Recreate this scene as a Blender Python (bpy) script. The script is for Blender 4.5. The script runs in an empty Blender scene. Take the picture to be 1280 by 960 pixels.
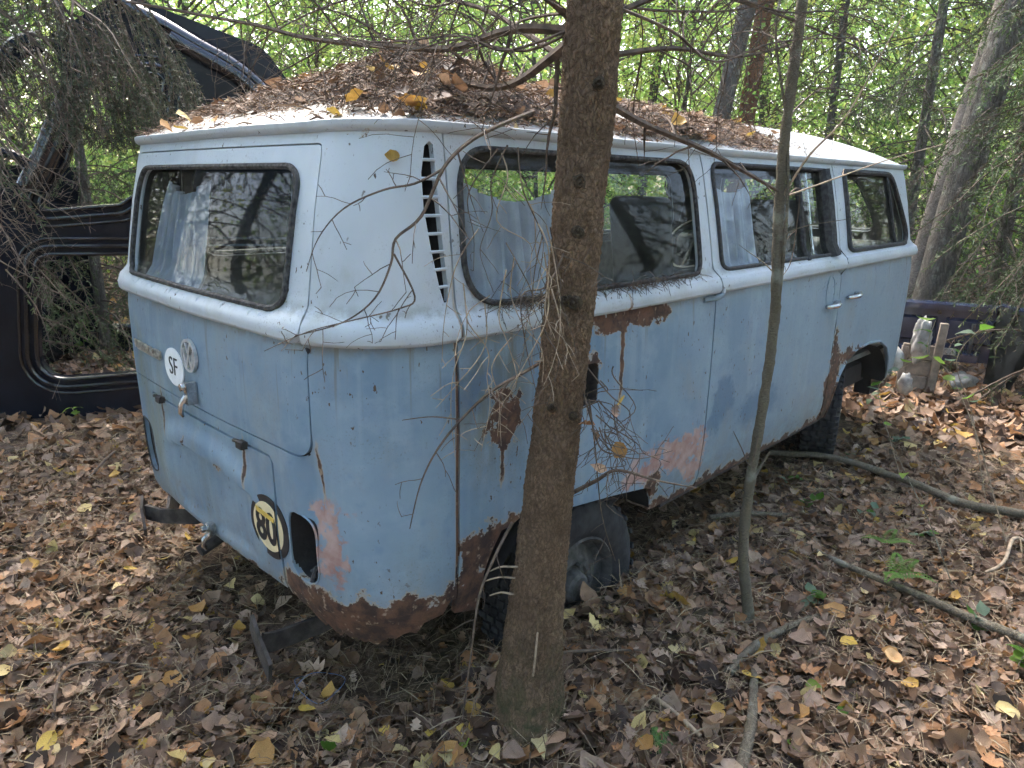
import bpy, bmesh, math, random
import numpy as np
from mathutils import Vector, Matrix, noise, geometry
R = math.radians
random.seed(7); RNG = np.random.default_rng(7)
scene = bpy.context.scene
COL = scene.collection

# ------------------------------------------------------------------ camera
CAM_P = Vector((-1.709, -2.169, 1.518)); YAW = R(44.196); PITCH = R(15.721); ROLL = 0.015; FPX = 889.1
_fw = Vector((math.cos(YAW)*math.cos(PITCH), math.sin(YAW)*math.cos(PITCH), -math.sin(PITCH)))
_r = Vector((math.sin(YAW), -math.cos(YAW), 0)); _u = _r.cross(_fw)
_r, _u = _r*math.cos(ROLL)+_u*math.sin(ROLL), _u*math.cos(ROLL)-_r*math.sin(ROLL)
cam_d = bpy.data.cameras.new('camera'); cam = bpy.data.objects.new('camera', cam_d); COL.objects.link(cam)
m = Matrix((( _r.x,_u.x,-_fw.x,CAM_P.x),(_r.y,_u.y,-_fw.y,CAM_P.y),(_r.z,_u.z,-_fw.z,CAM_P.z),(0,0,0,1)))
cam.matrix_world = m
cam_d.sensor_width = 36; cam_d.lens = FPX/1280*36; cam_d.clip_start = .02; cam_d.clip_end = 600
scene.camera = cam

# ------------------------------------------------------------------ light
SUN_EL, SUN_AZ = 50, 62          # degrees; azimuth measured from +x towards +y (where the sun stands)
w = bpy.data.worlds.new('World'); scene.world = w; w.use_nodes = True
nt = w.node_tree; bgn = nt.nodes['Background']
sky = nt.nodes.new('ShaderNodeTexSky'); sky.sky_type = 'NISHITA'; sky.sun_disc = False
sky.sun_elevation = R(SUN_EL); sky.sun_rotation = R(90-SUN_AZ)
sky.air_density = 1.0; sky.dust_density = 4.0; sky.ozone_density = 1.0
nt.links.new(sky.outputs[0], bgn.inputs[0]); bgn.inputs[1].default_value = 0.15
sd = bpy.data.lights.new('sun', 'SUN'); sd.energy = 1.05; sd.angle = R(32); sd.color = (1, .97, .92)
sun = bpy.data.objects.new('sun', sd); COL.objects.link(sun)
sv = Vector((math.cos(R(SUN_EL))*math.cos(R(SUN_AZ)), math.cos(R(SUN_EL))*math.sin(R(SUN_AZ)), math.sin(R(SUN_EL))))
sun.rotation_euler = sv.to_track_quat('Z', 'Y').to_euler()
scene.view_settings.view_transform = 'Standard'; scene.view_settings.look = 'None'
scene.view_settings.gamma = 1; scene.view_settings.use_curve_mapping = False
scene.view_settings.exposure = 2.75
try:
    scene.cycles.max_bounces = 6; scene.cycles.transparent_max_bounces = 10; scene.cycles.use_adaptive_sampling = True; scene.cycles.adaptive_threshold = .035; scene.cycles.adaptive_min_samples = 24; scene.cycles.use_denoising = True
    scene.cycles.sample_clamp_indirect = 6
except Exception: pass

# ------------------------------------------------------------------ helpers
def px_ray(px, py):
    return (_fw + _r*((px-640)/FPX) - _u*((py-480)/FPX))
def at(px, py, depth): return CAM_P + px_ray(px, py)*depth
def at_plane(px, py, ax, v):
    d = px_ray(px, py); return CAM_P + d*((v-CAM_P[ax])/d[ax])
def prop(o, label=None, cat=None, group=None, kind=None):
    if label: o['label'] = label
    if cat: o['category'] = cat
    if group: o['group'] = group
    if kind: o['kind'] = kind
    return o
def link(name, me, mat=None, parent=None, mats=None):
    o = bpy.data.objects.new(name, me); COL.objects.link(o)
    if mat is not None and not me.materials: me.materials.append(mat)
    if mats and not me.materials:
        for k in mats: me.materials.append(k)
    if parent is not None: o.parent = parent
    return o
def empty(name, loc=(0,0,0), parent=None):
    o = bpy.data.objects.new(name, None); COL.objects.link(o); o.location = loc; o.empty_display_size = .2
    if parent is not None: o.parent = parent
    return o
def mesh(name, V, F, smooth=False, sharp=None):
    me = bpy.data.meshes.new(name); me.from_pydata([tuple(v) for v in V], [], [tuple(f) for f in F]); me.update()
    if smooth:
        me.polygons.foreach_set('use_smooth', [True]*len(me.polygons))
        if sharp: me.set_sharp_from_angle(angle=R(sharp))
    return me
def mesh_np(name, V, Fq, smooth=False):
    """V (n,3) array, Fq (m,k) int array"""
    me = bpy.data.meshes.new(name); n, k = Fq.shape
    me.vertices.add(len(V)); me.vertices.foreach_set('co', np.asarray(V, np.float32).ravel())
    me.loops.add(n*k); me.loops.foreach_set('vertex_index', Fq.astype(np.int32).ravel())
    me.polygons.add(n); me.polygons.foreach_set('loop_start', np.arange(0, n*k, k, dtype=np.int32))
    me.polygons.foreach_set('loop_total', np.full(n, k, np.int32))
    if smooth: me.polygons.foreach_set('use_smooth', np.ones(n, bool))
    me.update(calc_edges=True); return me
def vcol(me, C, name='Col'):
    a = me.color_attributes.new(name, 'FLOAT_COLOR', 'POINT')
    c = np.ones((len(C), 4), np.float32); c[:, :3] = C; a.data.foreach_set('color', c.ravel())
class MB:
    def __init__(s): s.V = []; s.F = []
    def add(s, V, F):
        o = len(s.V); s.V += [tuple(v) for v in V]; s.F += [tuple(i+o for i in f) for f in F]
    def box(s, c, d, M=None):
        c = Vector(c); V = []
        for x in (-1,1):
            for y in (-1,1):
                for z in (-1,1):
                    v = Vector((x*d[0]/2, y*d[1]/2, z*d[2]/2))
                    if M is not None: v = M @ v
                    V.append(c+v)
        s.add(V, [(0,1,3,2),(4,6,7,5),(0,4,5,1),(2,3,7,6),(0,2,6,4),(1,5,7,3)])
    def tube(s, P, r, n=6, cap=True, rough=0):
        P = [Vector(p) for p in P]; rr = r if hasattr(r, '__len__') else [r]*len(P)
        V = []; F = []; ref = None
        for i, p in enumerate(P):
            t = (P[min(i+1, len(P)-1)] - P[max(i-1, 0)])
            if t.length < 1e-9: t = Vector((0,0,1))
            t.normalize()
            if ref is None: ref = t.orthogonal().normalized()
            ref = (ref - t*ref.dot(t)); ref = ref.normalized() if ref.length > 1e-6 else t.orthogonal().normalized()
            b = t.cross(ref)
            for k in range(n):
                a = 2*math.pi*k/n; q = rr[i]*(1+(random.uniform(-rough, rough) if rough else 0))
                V.append(p + ref*(math.cos(a)*q) + b*(math.sin(a)*q))
        for i in range(len(P)-1):
            for k in range(n):
                F.append((i*n+k, i*n+(k+1)%n, (i+1)*n+(k+1)%n, (i+1)*n+k))
        if cap:
            F.append(tuple(range(n))[::-1]); F.append(tuple((len(P)-1)*n+k for k in range(n)))
        s.add(V, F)
    def ring(s, P, r, n=6):
        """closed tube"""
        P = [Vector(p) for p in P]; N = len(P); V = []; F = []
        c = sum(P, Vector())/N; nrm = Vector()
        for i in range(N): nrm += (P[i]-c).cross(P[(i+1)%N]-c)
        nrm.normalize()
        for i, p in enumerate(P):
            t = (P[(i+1)%N]-P[i-1]).normalized(); b = t.cross(nrm).normalized(); q = b.cross(t)
            for k in range(n):
                a = 2*math.pi*k/n; V.append(p + b*(math.cos(a)*r) + q*(math.sin(a)*r))
        for i in range(N):
            for k in range(n):
                F.append((i*n+k, i*n+(k+1)%n, ((i+1)%N)*n+(k+1)%n, ((i+1)%N)*n+k))
        s.add(V, F)
    def lathe(s, prof, M, n=32):
        """prof list of (radius, axial); axis local z mapped by M (4x4)"""
        V = []; F = []; m_ = len(prof)
        for k in range(n):
            a = 2*math.pi*k/n
            for (r_, z) in prof: V.append(M @ Vector((math.cos(a)*r_, math.sin(a)*r_, z)))
        for k in range(n):
            for i in range(m_-1): F.append((k*m_+i, ((k+1)%n)*m_+i, ((k+1)%n)*m_+i+1, k*m_+i+1))
        s.add(V, F)
    def build(s, name, mat=None, parent=None, smooth=True, sharp=40, mats=None):
        me = mesh(name, s.V, s.F, smooth, sharp if smooth else None)
        return link(name, me, mat, parent, mats)

# ------------------------------------------------------------------ materials
class NT:
    def __init__(s, name):
        s.m = bpy.data.materials.new(name); s.m.use_nodes = True; s.t = s.m.node_tree
        s.b = s.t.nodes['Principled BSDF']; s.out = s.t.nodes['Material Output']
    def n(s, typ, **kw):
        x = s.t.nodes.new(typ)
        for k, v in kw.items(): setattr(x, k, v)
        return x
    def l(s, a, b): s.t.links.new(a, b)
    def setin(s, sock, v):
        if hasattr(v, 'is_output') or hasattr(v, 'links'): s.l(v, sock)
        else:
            if isinstance(v, (tuple, list)) and len(v) == 3 and sock.type == 'RGBA': v = (*v, 1)
            sock.default_value = v
    def coord(s, kind='Object'): return s.n('ShaderNodeTexCoord').outputs[kind]
    def mapping(s, v, scale=(1,1,1), loc=(0,0,0)):
        x = s.n('ShaderNodeMapping'); s.l(v, x.inputs[0]); x.inputs['Scale'].default_value = scale; x.inputs['Location'].default_value = loc
        return x.outputs[0]
    def noise(s, v=None, scale=5, detail=4, rough=.55, col=False):
        x = s.n('ShaderNodeTexNoise'); x.inputs['Scale'].default_value = scale; x.inputs['Detail'].default_value = detail; x.inputs['Roughness'].default_value = rough
        if v is not None: s.l(v, x.inputs['Vector'])
        return x.outputs['Color' if col else 'Fac']
    def voro(s, v=None, scale=5, feature='F1', out='Distance'):
        x = s.n('ShaderNodeTexVoronoi', feature=feature); x.inputs['Scale'].default_value = scale
        if v is not None: s.l(v, x.inputs['Vector'])
        return x.outputs[out]
    def math(s, op, a, b=0.0, c=None, clamp=False):
        x = s.n('ShaderNodeMath', operation=op, use_clamp=clamp); s.setin(x.inputs[0], a); s.setin(x.inputs[1], b)
        if c is not None: s.setin(x.inputs[2], c)
        return x.outputs[0]
    def vmath(s, op, a, b=None):
        x = s.n('ShaderNodeVectorMath', operation=op); s.setin(x.inputs[0], a)
        if b is not None: s.setin(x.inputs[1], b)
        return x.outputs['Value'] if op in ('LENGTH','DOT_PRODUCT','DISTANCE') else x.outputs[0]
    def step(s, v, lo, hi):
        x = s.n('ShaderNodeMapRange', interpolation_type='SMOOTHSTEP'); s.setin(x.inputs[0], v)
        x.inputs[1].default_value = lo; x.inputs[2].default_value = hi
        return x.outputs[0]
    def mix(s, f, a, b, mode='MIX'):
        x = s.n('ShaderNodeMix', data_type='RGBA', blend_type=mode); s.setin(x.inputs[0], f); s.setin(x.inputs[6], a); s.setin(x.inputs[7], b)
        return x.outputs[2]
    def ramp(s, v, stops):
        x = s.n('ShaderNodeValToRGB'); s.l(v, x.inputs[0]); e = x.color_ramp.elements
        while len(e) < len(stops): e.new(.5)
        for k, (p, c) in enumerate(stops): e[k].position = p; e[k].color = (*c, 1) if len(c) == 3 else c
        return x.outputs[0]
    def sep(s, v):
        x = s.n('ShaderNodeSeparateXYZ'); s.l(v, x.inputs[0]); return x.outputs
    def bump(s, h, strength=.3, dist=.01):
        x = s.n('ShaderNodeBump'); x.inputs['Strength'].default_value = strength; x.inputs['Distance'].default_value = dist
        s.l(h, x.inputs['Height']); s.l(x.outputs[0], s.b.inputs['Normal']); return x
    def set(s, **kw):
        for k, v in kw.items(): s.setin(s.b.inputs[k.replace('_', ' ')], v)
        return s

def simple(name, col, rough=.6, metal=0, var=.25, scale=20, bump=0, coat=0):
    N = NT(name); c = N.coord(); f = N.noise(c, scale, 5)
    k = N.mix(N.step(f, .3, .7), tuple(x*(1-var) for x in col), tuple(min(1, x*(1+var)) for x in col))
    N.set(Base_Color=k, Roughness=rough, Metallic=metal)
    if coat: N.set(Coat_Weight=coat, Coat_Roughness=.1)
    if bump: N.bump(N.noise(c, scale*3, 4), bump, .01)
    return N.m

def leafy(name, trans=.45, rough=.55, attr='Col', spec=.3, spots=True):
    N = NT(name)
    a = N.n('ShaderNodeAttribute', attribute_name=attr).outputs['Color']
    c = N.coord(); f = N.noise(c, 35, 3)
    k = N.mix(N.step(f, .3, .72), N.mix(1.0, a, (.72,.70,.66), 'MULTIPLY'), a)
    if spots: k = N.mix(N.math('MULTIPLY', N.step(N.noise(c, 130, 2), .60, .72), .55), k, N.mix(1.0, k, (.40,.33,.28), 'MULTIPLY'))
    N.set(Base_Color=k, Roughness=rough); N.b.inputs['Specular IOR Level'].default_value = spec
    if trans > 0:
        t = N.n('ShaderNodeBsdfTranslucent'); N.l(k, t.inputs[0]); mx = N.n('ShaderNodeMixShader'); mx.inputs[0].default_value = trans
        N.l(N.b.outputs[0], mx.inputs[1]); N.l(t.outputs[0], mx.inputs[2]); N.l(mx.outputs[0], N.out.inputs[0])
    return N.m

def make_paint():
    N = NT('weathered_two_tone_paint'); P = N.coord()
    d = N.noise(P, 7, 6, .65, col=True); d2 = N.noise(P, 28, 4, .6, col=True)
    PD = N.vmath('ADD', P, N.vmath('ADD', N.vmath('MULTIPLY', N.vmath('SUBTRACT', d, (.5,.5,.5)), (.20,.20,.20)), N.vmath('MULTIPLY', N.vmath('SUBTRACT', d2, (.5,.5,.5)), (.07,.07,.07))))
    PS = N.vmath('ADD', P, N.vmath('MULTIPLY', N.vmath('SUBTRACT', d2, (.5,.5,.5)), (.03,.03,.03)))
    def ell(c, r, soft=.12, src=PD):
        q = N.vmath('LENGTH', N.vmath('DIVIDE', N.vmath('SUBTRACT', src, c), r))
        x = N.n('ShaderNodeMapRange', interpolation_type='SMOOTHSTEP'); N.l(q, x.inputs[0]); x.inputs[1].default_value = 1+soft; x.inputs[2].default_value = 1-soft
        return x.outputs[0]
    def union(l):
        o = l[0]
        for k in l[1:]: o = N.math('MAXIMUM', o, k)
        return o
    sp = N.sep(P); x, y, z = sp[0], sp[1], sp[2]
    big = N.noise(P, 2.3, 5, .6); fine = N.noise(P, 90, 3); mid = N.noise(P, 14, 5)
    streak = N.noise(N.mapping(P, (26, 26, 1.6)), 1, 4)
    # blue
    blue = N.mix(N.step(big, .30, .70), (.125,.205,.290), (.215,.302,.378))
    blue = N.mix(N.step(x, .1, 2.2), blue, N.mix(.6, blue, (.270,.335,.380)))         # paler and greyer towards the front doors
    blue = N.mix(N.math('MULTIPLY', N.step(streak, .50, .72), .26), blue, (.33,.40,.445))
    blue = N.mix(N.math('MULTIPLY', N.step(mid, .56, .72), .30), blue, (.09,.17,.29))
    # darker original colour showing through
    dk = union([ell((.86,-.86,.69),(.075,.3,.10),.25), ell((1.20,-.86,.60),(.20,.3,.075),.4), ell((.80,-.86,.60),(.05,.3,.05),.3), ell((-.50,-.8,1.0),(.10,.3,.05),.6)])
    blue = N.mix(N.math('MULTIPLY', N.step(N.noise(P, 5.5, 6, .7), .50, .66), .45), blue, (.27,.355,.43))
    sd_ = ell((-.41,-.86,.97),(.12,.3,.22),.75)
    blue = N.mix(N.math('MULTIPLY', sd_, N.step(N.noise(N.mapping(P, (18,18,3)), 1, 5), .38, .62)), blue, (.13,.155,.15))
    blue = N.mix(N.math('MULTIPLY', dk, .75), blue, (.085,.150,.235))
    white = N.mix(N.step(big, .3, .7), (.40,.450,.485), (.495,.535,.565))
    white = N.mix(N.math('MULTIPLY', N.step(streak, .55, .75), .25), white, (.44,.46,.44))
    body = N.mix(N.step(z, 1.1355, 1.1365), blue, white)
    # roof grime
    roofd = N.math('MULTIPLY', N.step(z, 1.652, 1.675), N.step(N.noise(P, 9, 6, .7), .30, .56))
    body = N.mix(N.math('MULTIPLY', roofd, N.math('SUBTRACT', .95, N.math('MULTIPLY', N.step(x, 1.3, 2.2), .55))), body, (.25,.215,.17))
    # green algae: runs on the rear left and below seams
    alg = N.math('MULTIPLY', N.step(y, -.35, .6), N.step(N.noise(N.mapping(P, (9, 9, 2.2)), 1, 5, .65), .46, .68))
    alg = N.math('MULTIPLY', alg, N.math('SUBTRACT', 1.0, N.step(z, .95, 1.12)))
    body = N.mix(N.math('MULTIPLY', alg, .70), body, (.19,.20,.12))
    # vertical dirty runs below the white moulding
    run = N.math('MULTIPLY', N.step(N.noise(N.mapping(P, (42, 42, 1.2)), 1, 3), .60, .72), N.math('MULTIPLY', N.step(z, .80, 1.13), N.math('SUBTRACT', 1.0, N.step(z, 1.134, 1.138))))
    body = N.mix(N.math('MULTIPLY', run, .60), body, (.14,.125,.085))
    # scratches / specks of bare metal and rust
    speck = N.math('MULTIPLY', N.step(N.noise(N.mapping(P, (75, 75, 40)), 1, 2), .685, .71), N.step(N.noise(P, 3.1, 3), .40, .52))
    body = N.mix(speck, body, (.075,.050,.032))
    dust = N.math('MULTIPLY', N.step(N.noise(N.mapping(P, (5, 5, 3)), 1, 8, .75), .50, .68), .30)
    body = N.mix(dust, body, (.27,.26,.215))
    crease = N.math('MULTIPLY', N.math('MULTIPLY', N.step(z, 1.190, 1.208), N.math('SUBTRACT', 1.0, N.step(z, 1.212, 1.245))), N.step(N.noise(P, 16, 6, .7), .36, .60))
    crease = N.math('MAXIMUM', crease, N.math('MULTIPLY', N.math('MULTIPLY', N.step(z, 1.10, 1.128), N.math('SUBTRACT', 1.0, N.step(z, 1.1355, 1.142))), N.step(N.noise(P, 12, 6, .7), .38, .58)))
    body = N.mix(N.math('MULTIPLY', crease, .50), body, (.17,.155,.11))
    mud = N.math('MULTIPLY', N.math('SUBTRACT', 1.0, N.step(N.math('ADD', z, N.math('MULTIPLY', N.noise(P, 6, 6, .7), .5)), .62, .86)), N.step(N.noise(P, 24, 5, .7), .35, .60))
    body = N.mix(N.math('MULTIPLY', mud, .45), body, (.19,.165,.12))
    mold = N.math('MULTIPLY', N.step(N.noise(P, 180, 2, .5), .60, .70), N.math('MULTIPLY', N.step(N.noise(P, 4.3, 4), .45, .62), .45))
    body = N.mix(mold, body, (.13,.13,.10))
    # red primer
    prim = union([ell((.47,-.86,.535),(.25,.3,.085),.10), ell((.66,-.86,.52),(.10,.3,.115),.10), ell((-.80,-.655,.60),(.10,.05,.13),.12), ell((.30,-.86,.53),(.10,.3,.03),.2)])
    prim = N.math('MULTIPLY', prim, N.step(N.noise(P, 22, 4), .36, .47))
    body = N.mix(prim, body, N.mix(N.step(mid, .35, .65), (.30,.165,.14), (.42,.30,.265)))
    # rust
    low = N.math('ADD', z, N.math('MULTIPLY', N.math('SUBTRACT', d2 if False else N.noise(P, 11, 5, .65), .5), .22))
    band = N.math('MULTIPLY', N.math('SUBTRACT', 1.0, N.step(low, .415, .45)), N.math('SUBTRACT', 1.0, N.step(x, -.36, -.30)))
    band = N.math('MULTIPLY', band, N.math('SUBTRACT', 1.0, N.step(y, -.48, -.42)))
    low2 = N.math('MULTIPLY', N.math('SUBTRACT', 1.0, N.step(low, .355, .38)), .8)
    rs = union([band, low2,
        N.math('MULTIPLY', ell((.21,-.87,1.115),(.22,.3,.050),.10), N.math('SUBTRACT', 1.0, N.step(z, 1.1345, 1.1355))), ell((.155,-.87,1.00),(.010,.3,.16),.6, PS), ell((-.375,-.86,.885),(.060,.3,.085),.10), ell((-.385,-.86,.80),(.008,.3,.09),.6, PS),
        ell((2.05,-.86,.50),(.085,.3,.22),.15), ell((2.22,-.86,.66),(.22,.3,.022),.3), ell((2.02,-.86,.72),(.03,.3,.10),.3),
        ell((-.385,-.86,.50),(.13,.3,.085),.15), ell((-.515,-.85,.46),(.035,.2,.10),.15), ell((-.550,-.85,.74),(.0065,.2,.45),.5, P), 
        ell((-.02,-.86,.93),(.055,.3,.085),.2), ell((-.70,-.60,1.622),(.022,.10,.008),.3), ell((.40,-.86,.455),(.06,.3,.04),.3), ell((-.79,-.53,.40),(.08,.16,.045),.2),
        ell((-.87,.33,.745),(.1,.008,.07),.8, PS), ell((-.87,-.28,.73),(.1,.007,.06),.8, PS), ell((-.84,-.64,.80),(.1,.008,.06),.8, PS), ell((-.87,-.05,.655),(.1,.02,.03),.4), ell((-.87,.16,.68),(.1,.012,.02),.4)])
    rn = N.noise(P, 17, 6, .7)
    rust = N.mix(N.step(rn, .36, .64), (.045,.027,.021), (.135,.068,.040)); rust = N.mix(N.step(N.noise(P, 40, 3), .60, .72), rust, (.30,.22,.15))
    edge = N.math('MULTIPLY', N.step(rs, .03, .22), N.math('SUBTRACT', 1.0, N.step(rs, .40, .62)))
    rsr = N.step(rs, .30, .55)
    body = N.mix(rsr, body, rust)
    body = N.mix(N.math('MULTIPLY', edge, .65), body, (.36,.30,.22))
    N.set(Base_Color=body, Roughness=N.math('ADD', N.math('MULTIPLY', N.math('MAXIMUM', rs, N.math('MULTIPLY', prim, .7)), .40), N.math('ADD', .36, N.math('MULTIPLY', fine, .22))))
    N.b.inputs['Specular IOR Level'].default_value = .42
    h = N.math('ADD', N.math('MULTIPLY', rs, N.math('ADD', -.6, N.math('MULTIPLY', rn, 1.5))), N.math('MULTIPLY', fine, .05))
    h = N.math('SUBTRACT', h, N.math('MULTIPLY', prim, .15))
    N.bump(h, .55, .006)
    return N.m

def make_glass(name='dusty_window_glass', tint=(.80,.85,.82), dirt=.085):
    N = NT(name); P = N.coord()
    t = N.n('ShaderNodeBsdfTransparent'); t.inputs[0].default_value = (*tint, 1)
    g = N.n('ShaderNodeBsdfGlossy'); g.inputs['Roughness'].default_value = .03; g.inputs[0].default_value = (1,1,1,1)
    lw = N.n('ShaderNodeLayerWeight'); lw.inputs[0].default_value = .5
    fr = N.math('ADD', .012, N.math('MULTIPLY', N.math('POWER', lw.outputs['Facing'], 5.0), .7))
    mx = N.n('ShaderNodeMixShader'); N.l(fr, mx.inputs[0]); N.l(t.outputs[0], mx.inputs[1]); N.l(g.outputs[0], mx.inputs[2])
    df = N.n('ShaderNodeBsdfDiffuse'); df.inputs[0].default_value = (.20,.21,.19,1)
    z = N.sep(P)[2]
    f = N.math('MULTIPLY', N.step(N.noise(N.mapping(P, (5,5,2.2)), 1, 6, .7), .30, .80), dirt*1.5)
    f = N.math('ADD', f, N.math('MULTIPLY', N.step(N.noise(P, 75, 3), .62, .72), dirt*1.6))
    f = N.math('ADD', f, N.math('MULTIPLY', N.math('SUBTRACT', 1.0, N.step(z, 1.20, 1.27)), dirt*2.0), clamp=True)
    m2 = N.n('ShaderNodeMixShader'); N.l(f, m2.inputs[0]); N.l(mx.outputs[0], m2.inputs[1]); N.l(df.outputs[0], m2.inputs[2]); N.l(m2.outputs[0], N.out.inputs[0])
    return N.m

def make_bark(name, c1, c2, moss=.0, scale=1.0, vert=2.4, strength=.9, lichen=0):
    N = NT(name); P = N.coord()
    Pm = N.mapping(P, (1,1,1/vert))
    wob = N.vmath('ADD', Pm, N.vmath('MULTIPLY', N.vmath('SUBTRACT', N.noise(Pm, 22*scale, 4, .6, col=True), (.5,.5,.5)), (.05/scale,.05/scale,.05/scale)))
    v = N.voro(wob, 95*scale, 'DISTANCE_TO_EDGE'); n1 = N.noise(Pm, 75*scale, 6, .75); n2 = N.noise(P, 5, 5, .65); n3 = N.noise(Pm, 26*scale, 4, .6)
    crack = N.step(v, .02, .16)
    h = N.math('ADD', N.math('MULTIPLY', crack, .5), N.math('ADD', N.math('MULTIPLY', n1, .7), N.math('MULTIPLY', n3, .5)))
    mid_ = tuple((a+b)/2 for a, b in zip(c1, c2))
    c = N.mix(N.step(n1, .34, .66), c1, c2); c = N.mix(N.step(n3, .35, .65), c, mid_)
    c = N.mix(N.math('MULTIPLY', N.math('SUBTRACT', 1.0, crack), .38), c, tuple(k*.45 for k in c1))
    c = N.mix(N.math('MULTIPLY', N.step(n2, .42, .66), .35), c, tuple(k*.6 for k in c1))
    if lichen: c = N.mix(N.math('MULTIPLY', N.step(N.noise(P, 11, 5), .56, .68), lichen), c, (.30,.31,.25))
    if moss:
        z = N.sep(P)[2]
        mm = N.math('MULTIPLY', N.math('SUBTRACT', 1.0, N.step(z, .0, .45)), N.step(N.noise(P, 18, 5), .40, .62))
        c = N.mix(N.math('MULTIPLY', mm, moss), c, (.045,.060,.025))
    N.set(Base_Color=c, Roughness=.9); N.b.inputs['Specular IOR Level'].default_value = .2
    N.bump(h, strength, .010)
    return N.m

def make_ground():
    N = NT('forest_soil'); P = N.coord()
    c = N.ramp(N.noise(P, 22, 8, .75), [(.28,(.025,.018,.013)),(.45,(.075,.050,.036)),(.58,(.17,.115,.080)),(.72,(.30,.21,.15))])
    c = N.mix(N.math('MULTIPLY', N.step(N.noise(P, .6, 4), .52, .68), .45), c, (.075,.085,.04))
    N.set(Base_Color=c, Roughness=.95); N.b.inputs['Specular IOR Level'].default_value = .15
    N.bump(N.noise(P, 40, 8, .75), .8, .03); return N.m

M = {}
M['paint'] = make_paint(); M['glass'] = make_glass(); M['glass_rear'] = make_glass('rear_window_glass', (.66,.70,.67), .085)
M['lining'] = simple('interior_lining', (.10,.098,.09), .85); M['rubber'] = simple('perished_rubber', (.030,.030,.030), .75, var=.6, scale=60, bump=.3)
M['rubber_g'] = simple('greying_rubber_seal', (.045,.043,.040), .85, var=.8, scale=70, bump=.4)
M['dark'] = simple('dark_underbody', (.016,.014,.013), .9, bump=.3); M['dirtmetal'] = simple('rusty_dark_steel', (.050,.042,.037), .75, .2, .5, 25, .4)
M['chrome'] = simple('tarnished_chrome', (.55,.55,.54), .25, .95, .3, 50); M['sticker_w'] = simple('white_sticker', (.80,.82,.84), .5, 0, .05)
M['sticker_c'] = simple('cream_sticker', (.74,.62,.38), .5, 0, .12, 15); M['sticker_k'] = simple('black_sticker', (.018,.018,.02), .5); M['sticker_y'] = simple('yellow_sticker', (.70,.48,.10), .5)
M['letter'] = simple('pitted_badge_metal', (.50,.47,.40), .4, .75, .3, 90); M['badge'] = simple('grey_badge', (.56,.57,.57), .4, .5, .2, 50)
M['cloth'] = simple('grey_blue_curtain_cloth', (.40,.43,.54), .9, var=.18, scale=9); M['seat'] = simple('dark_seat_vinyl', (.022,.026,.020), .6, var=.3)
M['tyre'] = simple('dusty_tyre_rubber', (.024,.024,.025), .9, var=.45, scale=18, bump=.3); M['hub'] = simple('dusty_wheel_steel', (.075,.072,.068), .8, .2, .5, 22, .4)
M['blackpaint'] = simple('gloss_black_car_paint', (.007,.009,.016), .18, 0, .3, 6, coat=.10); M['navy'] = simple('navy_truck_paint', (.020,.028,.060), .22, 0, .3, 8, coat=.8)
M['blackpaint'].node_tree.nodes['Principled BSDF'].inputs['Specular IOR Level'].default_value = .14
M['blackedge'] = simple('gloss_black_flange', (.006,.006,.009), .16, 0, .4, 6, coat=.7)
M['olive_dirty'] = simple('grimy_dark_paint', (.020,.023,.022), .5, 0, .5, 9)
M['wood'] = simple('grey_weathered_board', (.25,.20,.155), .85, 0, .35, 14, .3); M['plastic_w'] = simple('dirty_white_plastic', (.30,.285,.26), .6, 0, .45, 14)
M['stone'] = simple('broken_concrete', (.25,.24,.215), .9, 0, .25, 22, .5); M['cable'] = simple('blue_string', (.09,.16,.30), .6)
M['bark'] = make_bark('spruce_bark', (.105,.068,.042), (.28,.19,.12), moss=.8, scale=1.0, vert=1.6)
M['knot'] = make_bark('mossy_knot_bark', (.055,.042,.026), (.15,.108,.070), scale=1.2, vert=1)
M['bark2'] = make_bark('grey_bark', (.060,.052,.042), (.20,.18,.15), scale=.5, vert=4, lichen=.4); M['bark_red'] = make_bark('pine_bark', (.12,.055,.035), (.30,.15,.09), scale=.6, vert=3)
M['bark_birch'] = make_bark('birch_bark', (.10,.085,.07), (.42,.36,.30), scale=.5, vert=.6, lichen=.3)
M['bark_sap'] = make_bark('sapling_bark', (.085,.070,.048), (.22,.195,.14), scale=1.6, vert=.5, strength=.4, lichen=.5)
M['twig'] = simple('dead_twig', (.095,.068,.048), .9, 0, .45, 40); M['twig_pale'] = simple('pale_dead_stalk', (.30,.23,.155), .85, 0, .35, 40)
M['branchwood'] = make_bark('fallen_branch_bark', (.080,.066,.045), (.24,.205,.15), scale=1.2, vert=2, strength=.5, lichen=.5)
M['leaf'] = leafy('dead_leaf', .22, .55); M['green'] = leafy('green_leaf', .62, .45); M['needle'] = leafy('spruce_needle', .15, .6, spots=False)
M['deadneedle'] = leafy('dead_needle', .1, .8, spots=False); M['ground'] = make_ground(); M['moss'] = simple('green_moss', (.05,.10,.02), .95, 0, .5, 60, .8)
M['litterbase'] = simple('needle_litter_base', (.075,.050,.035), .95, 0, .6, 60, .9)

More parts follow.
